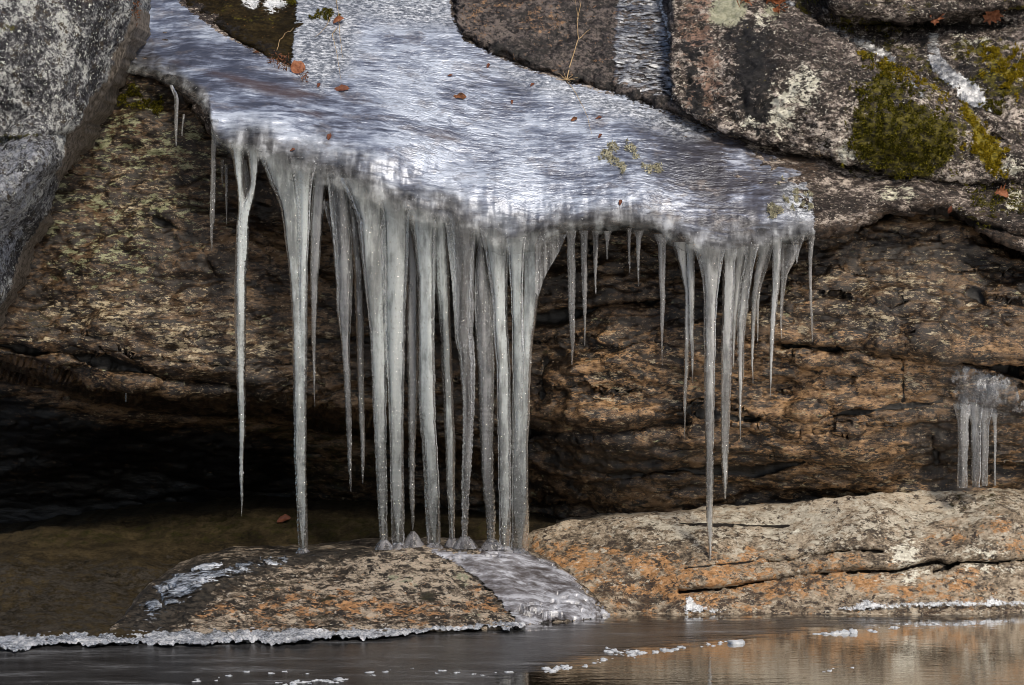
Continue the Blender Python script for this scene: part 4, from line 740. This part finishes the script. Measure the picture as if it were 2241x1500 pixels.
rows_ = [('white ice crumb in the row along the edge of the skim ice, mid pool', 'ice crumbs along the skim ice edge', [(1180,1470),(1230,1462),(1290,1452),(1350,1440),(1400,1430),(1470,1421),(1540,1413),(1590,1408)], 64, (7,22), (3,8)),
         ('white ice crumb in the scatter near the right shore', 'ice crumbs near the right shore', [(1905,1380),(1950,1372),(2000,1370),(2060,1368),(2120,1366),(2180,1358),(2225,1355)], 42, (6,16), (2,6)),
         ('small white ice crumb scattered over the dark skim ice', 'ice crumbs on the skim ice', [(420,1492),(520,1478),(640,1470),(720,1490),(800,1480),(900,1462),(980,1474),(1060,1480),(1120,1470)], 60, (6,22), (2,6)),
         ('small ice crumb drifting in the brown open water', 'ice crumbs in open water', [(1800,1470),(1850,1462),(1870,1460)], 7, (6,18), (2,5)),
         ('white ice crumb in the clump at the bottom edge', 'ice crumbs at the bottom edge', [(600,1498),(680,1494),(740,1490),(770,1488)], 34, (10,34), (4,9)),
         ('white ice crumb in the dense clump before the shore ice flow', 'ice crumbs before the shore flow', [(1330,1425),(1370,1428),(1390,1424)], 26, (7,20), (3,7))]
kk = 100
for lab, grp, pts, n, wr, hr in rows_:
    pts = np.array(pts, float); L = np.r_[0, np.cumsum(np.hypot(*np.diff(pts, axis=0).T))]
    for i in range(n):
        t = RNG.random()*L[-1]; u = np.interp(t, L, pts[:,0])+RNG.normal()*4; v = np.interp(t, L, pts[:,1])+RNG.normal()*2.6
        s = RNG.random()**1.8; kk += 1
        tag(chunk(u, v, wr[0]+(wr[1]-wr[0])*s, hr[0]+(hr[1]-hr[0])*s, seed=kk), lab, 'ice crumb', grp)

#@@PLANTS
# ================================================================ moss, leaves, stems
def tufts(name, m, su, poly, n, ln, seed=0, spread=.8, hole=-.04):
    r = np.random.default_rng(seed); p = np.array(poly, float); lo, hi = p.min(0), p.max(0)
    u = r.uniform(lo[0]-10, hi[0]+10, n*4); v = r.uniform(lo[1]-10, hi[1]+10, n*4)
    cl = fbm(np.stack([u/28, v/28, u*0+seed], -1), 3, seed)*60
    ok = (sdf(u, v, p)+cl*1.0 > 5) & (fbm(np.stack([u/16, v/16, u*0+seed+9.], -1), 2, seed+4) > hole); u, v = u[ok][:n], v[ok][:n]; P, N = su(u, v); n = len(u)
    V = []; F = []
    for k in range(3):
        d = r.normal(size=(n, 3)); d /= np.linalg.norm(d, axis=1, keepdims=True); d = N+d*spread; d /= np.linalg.norm(d, axis=1, keepdims=True)
        sd_ = np.cross(d, r.normal(size=(n, 3))); sd_ /= np.linalg.norm(sd_, axis=1, keepdims=True)+1e-9
        l = ln*r.uniform(.5, 1.4, n)[:,None]
        b0 = P-N*.002+N*np.maximum(0, cl[ok][:n]*.0004)[:,None]; V += [b0-sd_*l*.22, b0+sd_*l*.22, b0+d*l]
        o = k*3*n; F.append(np.stack([np.arange(n)+o, np.arange(n)+o+n, np.arange(n)+o+2*n], 1))
    return raw(name, np.concatenate(V), np.concatenate(F), m, shade=False)
for nm, m, su, poly, n, ln, lab in [
  ('moss_mat', M_mossl, MOSSY, moss_poly, 4800, .013, 'dark green moss mat spread over the middle of the right boulder'),
  ('moss_mat', M_mossy_y, MOSSY, gold_poly, 2200, .013, 'golden moss streak running down the right boulder'),
  ('moss_mat', M_mossy_y, MOSSY, [(1965,128),(1992,140),(2050,185),(2075,222),(2060,228),(2005,180)], 900, .011, 'narrow yellow-green moss strip along the top of the right boulder'),
  ('moss_mat', M_mossy_y, MOSSY, [(1915,130),(1950,128),(1975,160),(1965,182),(1935,170)], 600, .012, 'bright green moss cap where the frozen trickle starts'),
  ('moss_mat', M_mossy_y, MOSSY, [(1878,120),(1905,118),(1910,134),(1885,134)], 220, .010, 'small orange-green moss spot at the crest of the right boulder'),
  ('moss_mat', M_mossy_y, BACKB, [(2125,120),(2170,108),(2241,118),(2300,150),(2300,210),(2241,205),(2200,185),(2150,160)], 2200, .014, 'olive moss cushion below the oak leaves in the top right corner'),
  ('moss_mat', M_mossl, BACKB, [(2115,190),(2140,188),(2185,225),(2190,245),(2160,240)], 500, .012, 'fresh green moss strip right of the pale frozen runoff'),
  ('moss_mat', M_mossl, LEDGE, [(2130,425),(2241,415),(2300,440),(2300,480),(2200,470),(2110,450)], 900, .010, 'sparse moss on the bare end of the ledge at right edge'),
  ('moss_mat', M_mossl, BACKB, [(1830,30),(1900,45),(1960,62),(1960,80),(1890,68),(1830,55)], 700, .010, 'shaded moss in the crack under the top right rock'),
  ('moss_mat', M_mossl, CLIFF, [(262,190),(300,195),(350,220),(340,250),(300,240),(270,225)], 700, .012, 'dark moss beside the grey boulder under the ice edge'),
  ('moss_mat', M_mossl, ICE, [(685,18),(712,14),(735,30),(716,46),(690,44)], 700, .008, 'little moss clump poking through the frost at the top'),
  ('moss_mat', M_mossl, WEDGE, [(618,-10),(660,-10),(662,8),(640,12),(622,6)], 200, .012, 'moss tuft at the top end of the dark wedge slab')]:
    tag(tufts(nm, m, su, poly, n, ln, seed=int(poly[0][0]), hole=-9 if n < 1000 else -.04), lab, 'moss', 'moss on the rocks')
tag(tufts('lichen_tuft', M_lich, ICE, [(1300,318),(1345,315),(1365,335),(1420,355),(1460,378),(1400,368),(1365,362),(1335,372),(1322,345)], 700, .012, 5, spread=1.6, hole=-9), 'bone-coloured lichen tuft frozen into the ice sheet', 'lichen')

def wire(pts, r, seg=5):
    pts = np.array(pts, float); V = []; F = []; n = len(pts)
    for i, p in enumerate(pts):
        d = pts[min(i+1, n-1)]-pts[max(i-1, 0)]; d /= np.linalg.norm(d)+1e-9
        x = np.cross(d, [0,1,.01]); x /= np.linalg.norm(x)+1e-9; y = np.cross(d, x); rr = r*(1-.6*i/(n-1))
        for j in range(seg): th = 2*math.pi*j/seg; V.append(p+(x*math.cos(th)+y*math.sin(th))*rr)
    for i in range(n-1):
        for j in range(seg): F.append((i*seg+j, i*seg+(j+1) % seg, (i+1)*seg+(j+1) % seg, (i+1)*seg+j))
    return np.array(V), F
def stem(su, pts, r=.003, out=.03, k=8):
    """stalk through listed points standing off a surface"""
    p = np.array(pts, float); t = np.linspace(0, 1, len(p)); tt = np.linspace(0, 1, k*(len(p)-1)+1)
    u = np.interp(tt, t, p[:,0])+1.2*n1d(tt*6, int(p[0,0])); v = np.interp(tt, t, p[:,1]); P, N = su(u, v)
    return wire(P+np.array([0,-1,.2])*(.006+out*np.sin(tt*math.pi*.6))[:,None], r)
o = raw('grass_stalk', *join([stem(ICE, [(1240,176),(1246,150),(1256,120),(1266,88),(1262,50),(1270,14),(1264,-10)], .0032), stem(ICE, [(1266,88),(1278,78),(1290,66)], .002, .02), stem(ICE, [(1268,80),(1266,50),(1262,20),(1256,-12)], .002), stem(ICE, [(1268,12),(1245,22),(1226,32),(1216,46)], .002, .02)]), M_straw)
tag(o, 'tall dry grass stalk standing before the black slab at the top', 'grass stalk')
V, F = join([stem(ICE, [(1240,176), (1240+dx, 176+dy)], .0016, .02) for dx, dy in [(-22,-14),(-14,-4),(18,2),(14,-8),(24,-2),(-8,-16),(8,6),(-20,4)]])
tag(raw('grass_tuft', V, F, M_straw), 'small grass tuft at the foot of the tall dry stalk', 'grass tuft')
tag(raw('grass_stalk', *stem(ICE, [(1240,178),(1252,194),(1262,210),(1276,238),(1286,262),(1294,296)], .0018, .015), M_straw), 'fine straw lying down the ice below the grass tuft', 'grass stalk')
tag(raw('grass_stalk', *stem(ICE, [(736,-10),(741,40),(746,90),(750,130)], .0018), M_straw), 'thin upright straw crossing the frost at the top', 'grass stalk')
tag(raw('grass_stalk', *stem(ICE, [(738,62),(728,76),(732,100),(740,130),(748,180)], .0018), M_straw), 'bent straw below the curled leaf on the frost', 'grass stalk')
tag(raw('grass_stalk', *stem(ICE, [(723,36),(716,58),(704,76),(692,86)], .0016), M_straw), 'short slanted straw left of the curled leaf on the frost', 'grass stalk')
tag(raw('grass_stalk', *stem(WEDGE, [(606,116),(612,96),(626,84),(644,74)], .0018), M_straw), 'bent straw rising from the leaf litter by the wedge slab', 'grass stalk')
V, F = join([stem(MOSSY, [(1795,344), (1795+dx, 344+dy)], .0016, .02) for dx, dy in [(-18,-8),(-10,-14),(12,-10),(16,4),(20,24),(6,28),(-14,8),(-4,-16),(10,12)]])
tag(raw('grass_tuft', V, F, M_straw), 'dry grass tuft in the seam below the moss-streaked boulder', 'grass tuft')
V, F = join([stem(BACKB, [(1756+i*8, -20), (1760+i*9, 10), (1768+i*10+4*math.sin(i*2), 30), (1780+i*10, 54+5*math.cos(i*3))], .0045, .03) for i in range(6)]+[stem(BACKB, [(1738,-20),(1742,10),(1748,28),(1790,52)], .003, .03)])
tag(raw('root_bundle', V, F, M_root), 'dangling dark roots at the top left of the top right rock', 'roots')

OAK = [(0,-.5),(.05,-.36),(.22,-.34),(.14,-.22),(.36,-.16),(.20,-.04),(.44,.06),(.24,.12),(.38,.28),(.18,.28),(.16,.44),(0,.52)]
OAK = OAK+[(-x, y) for x, y in reversed(OAK[1:-1])]
OVAL = [(.27*math.sin(t)*abs(math.sin(t))**.6*(1+.25*math.cos(t*3)*.4), -.55*math.cos(t)) for t in np.linspace(0, 2*math.pi, 16, endpoint=False)]
def leaf(name, su, u, v, size, ang, m, label, outline=OVAL, curl=.25, tilt=.4, off=.012, group=None, seed=0):
    r = np.random.default_rng(seed+int(u)); P, N = su(np.array(u*1.), np.array(v*1.))
    fw = np.array([0., -1., .15]); n = N*(1-tilt)+fw*tilt; n /= np.linalg.norm(n)
    x = np.cross([0,0,1], n); x = -x/np.linalg.norm(x); y = np.cross(n, x); y = y if y[2] > 0 else -y
    ca, sa = math.cos(ang), math.sin(ang); V = []; F = []; k = len(outline); s = size*.002
    for f in (1., .66, .33):
        for (a_, b2) in outline:
            p, q = a_*f*(1+.12*r.normal()*(f == 1.)), b2*f
            z = curl*((p*1.6)**2*2-(q*.8)**2)+.06*r.normal()*f
            V.append(P+N*off+s*((p*ca-q*sa)*x+(p*sa+q*ca)*y+z*n))
    V.append(P+N*off)
    for ring in (0, 1):
        for j in range(k): F.append((ring*k+j, ring*k+(j+1) % k, (ring+1)*k+(j+1) % k, (ring+1)*k+j))
    for j in range(k): F.append((2*k+j, 2*k+(j+1) % k, 3*k))
    o = raw(name, np.array(V), F, m); return tag(o, label, 'leaf', group)
for (cu, cv, rr, lab) in [(1745,438,22,'cream lichen patch near the blunt right end of the ice sheet'), (1698,462,14,'small cream lichen patch left of the one at the blunt end'), (1690,388,13,'tiny cream lichen patch near the upper right rim of the ice sheet')]:
    tag(tufts('lichen_tuft', M_lich, ICE, ell(cu, cv, rr, rr*.6), int(rr*18), .010, int(cu), spread=1.6, hole=-9), lab, 'lichen')
LG = 'fallen leaves'
leaf('oak_leaf', TOPB, 2048, 40, 46, .15, M_leaf, 'curled brown oak leaf hanging under the top right rock', OAK, .5, .9, .02, LG)
leaf('oak_leaf', BACKB, 2190, 58, 62, .9, M_leaf, 'large flat tan oak leaf in the top right corner', OAK, .15, .9, .08, LG)
leaf('oak_leaf', BACKB, 2216, 74, 46, -1.0, M_leafd, 'darker oak leaf tucked right beneath the large flat one', OAK, .4, .9, .09, LG)
leaf('oak_leaf', BACKB, 2238, 76, 46, 2.3, M_leaf, 'ragged oak leaf cut by the right edge of the picture', OAK, .5, .9, .08, LG)
leaf('dry_leaf', ICE, 652, 156, 38, 1.3, M_leaf, 'rounded brown leaf lying where the ice streams meet', [(.45*math.sin(t), -.45*math.cos(t)) for t in np.linspace(0, 2*math.pi, 14, endpoint=False)], .15, .8, .02, LG)
leaf('dry_leaf', ICE, 740, 52, 26, 1.1, M_leaf, 'curled brown leaf on the frost by the straws', OVAL, .9, .8, .02, LG)
leaf('dry_leaf', SHELF, 526, 1109, 50, 1.55, M_leafd, 'rust leaf lying flat at the back of the mossy shelf', OVAL, .3, .5, .02, LG)
leaf('dry_leaf', SHELF, 622, 1145, 32, 1.2, M_leafd, 'torn orange leaf on the shelf left of the lone column', OVAL, .6, .5, .015, LG)
leaf('dry_leaf', LEDGE, 2190, 434, 34, 1.9, M_leaf, 'pale curled leaf on the bare ledge end at right', OAK, .6, .6, .02, LG)
leaf('dry_leaf', LEDGE, 2080, 458, 18, .4, M_leafd, 'small orange leaf in the crack of the bare ledge end', OVAL, .5, .6, .015, LG)
for u, v, s, a_, lab in [(1068,145,16,.3,'red leaflet highest on the right rim of the ice'), (985,168,14,1.4,'faint rust leaflet frozen in the upper middle of the ice'), (1120,224,13,.1,'squarish orange leaflet in the middle of the ice sheet'), (1165,188,14,.8,'dark red leaflet near the grass tuft'),
                         (1310,260,18,1.2,'slim rust leaflet right of the lying straw'), (1313,300,16,.6,'narrow brown leaflet above the lichen tuft'), (1357,444,16,.3,'oval orange leaflet near the lower lip'), (748,196,40,1.5,'dark long leaf frozen flat near the ice stream junction'), (697,190,16,.4,'small dark red leaflet left of the long frozen leaf'), (720,303,22,.3,'deep red leaf fragment inside the lip ice'), (640,330,14,1.2,'dim brown leaflet low in the left lip'), (1006,214,34,1.5,'long dark leaf stain frozen in the bright middle of the ice'), (1256,262,20,1.0,'black twig-like flake on the ice right of the leaflets'), (560,118,16,1.3,'dark flake at the lower rim of the dark wedge slab')]:
    leaf('dry_leaf', ICE, u, v, s*.85, a_, M_leafd if v != 214 and v != 262 and v != 118 else M_debris, lab, OVAL, .3, .3, .006, LG)
for (u, v, ln_, lab) in [(1632,-14,46,'leftmost rust fern frond dangling at the top edge'), (1680,-14,40,'short rust fern frond between two others at the top edge'), (1704,-16,56,'longest rust fern frond dangling at the top edge')]:
    r = np.random.default_rng(int(u)); parts = [stem(MOSSY, [(u, v), (u-2, v+ln_*.5), (u-6*(u < 1650), v+ln_)], .002, .03)]
    V, F = parts[0]; V = list(V); F = list(F)
    for k in range(90):
        t = r.random(); P, N = MOSSY(np.array(u+r.normal()*7.), np.array(v+ln_*t)); P = P+np.array([0,-.03,0]); d = r.normal(size=3)*.012; e = r.normal(size=3)*.008; b0 = len(V)
        V += [P, P+d, P+d*.6+e, P-d*.2+e*1.3]; F.append((b0, b0+1, b0+2, b0+3))
    tag(raw('fern_frond', np.array(V), F, M_fern, shade=False), lab, 'fern', 'dead fern fronds')
def litter(su, poly, n, ln, seed, label):
    r = np.random.default_rng(seed); p = np.array(poly, float); V = []; F = []
    while len(F) < n:
        u, v = r.uniform(p[:,0].min(), p[:,0].max()), r.uniform(p[:,1].min(), p[:,1].max())
        if sdf(np.array(u), np.array(v), p) < 0: continue
        P, N = su(np.array(u), np.array(v)); P = P+N*r.uniform(.003, .03); d = r.normal(size=3); d *= ln*r.uniform(.4, 1.2)/np.linalg.norm(d); e = np.cross(d, r.normal(size=3)); e *= ln*.3/np.linalg.norm(e); b0 = len(V)
        V += [P-d*.5, P+e*.5, P+d*.5, P-e*.5]; F.append((b0, b0+1, b0+2, b0+3))
    tag(raw('leaf_litter', np.array(V), F, M_debris, shade=False), label, 'leaf litter', kind='stuff')
litter(ICE, [(580,140),(600,122),(632,130),(640,152),(628,158),(600,148)], 130, .02, 3, 'brown leaf litter heaped at the tip of the dark wedge slab')
litter(ICE, [(655,166),(672,160),(676,182),(655,184)], 50, .018, 4, 'small dark litter clump below the rounded brown leaf')
litter(BOUL, [(272,-10),(292,-10),(296,40),(284,60),(276,30)], 60, .02, 6, 'dark litter in the gap at the top right of the grey boulder')

#@@LIGHT
# ================================================================ light and camera
w = bpy.data.worlds.new('World'); S.world = w; w.use_nodes = True; nt = w.node_tree
sky = nt.nodes.new('ShaderNodeTexSky'); sky.sky_type = 'NISHITA'; sky.sun_disc = False
SE, SA = 46., 28.     # sun height, and how far right of the camera it stands
sky.sun_elevation = math.radians(SE); sky.sun_rotation = math.radians(180-SA)
sky.air_density = 1.0; sky.dust_density = 2.5
bg = nt.nodes['Background']; nt.links.new(sky.outputs[0], bg.inputs[0]); bg.inputs[1].default_value = .10
sl = bpy.data.lights.new('sun', 'SUN'); sl.energy = 2.8; sl.angle = math.radians(10); sl.color = (1., .89, .74)
so = bpy.data.objects.new('sun', sl); COL.objects.link(so)
dirv = Vector((math.sin(math.radians(SA))*math.cos(math.radians(SE)), -math.cos(math.radians(SA))*math.cos(math.radians(SE)), math.sin(math.radians(SE))))
so.rotation_euler = (-dirv).to_track_quat('-Z', 'Y').to_euler(); so.location = (3, -6, 6)
cam = bpy.data.cameras.new('camera'); co = bpy.data.objects.new('camera', cam); COL.objects.link(co); S.camera = co
cam.sensor_width = 36; cam.lens = 36*FPX/W; cam.clip_end = 500; cam.clip_start = .1
co.location = (0, CY, CZ); co.rotation_euler = (math.radians(90)-PITCH, 0, 0)
S.view_settings.view_transform = 'Standard'; S.view_settings.look = 'None'; S.view_settings.exposure = 0
S.render.engine = 'CYCLES'; S.cycles.max_bounces = 12; S.cycles.transmission_bounces = 10; S.cycles.transparent_max_bounces = 12; S.cycles.use_denoising = True
S.cycles.sample_clamp_indirect = 6.; S.cycles.filter_width = .9
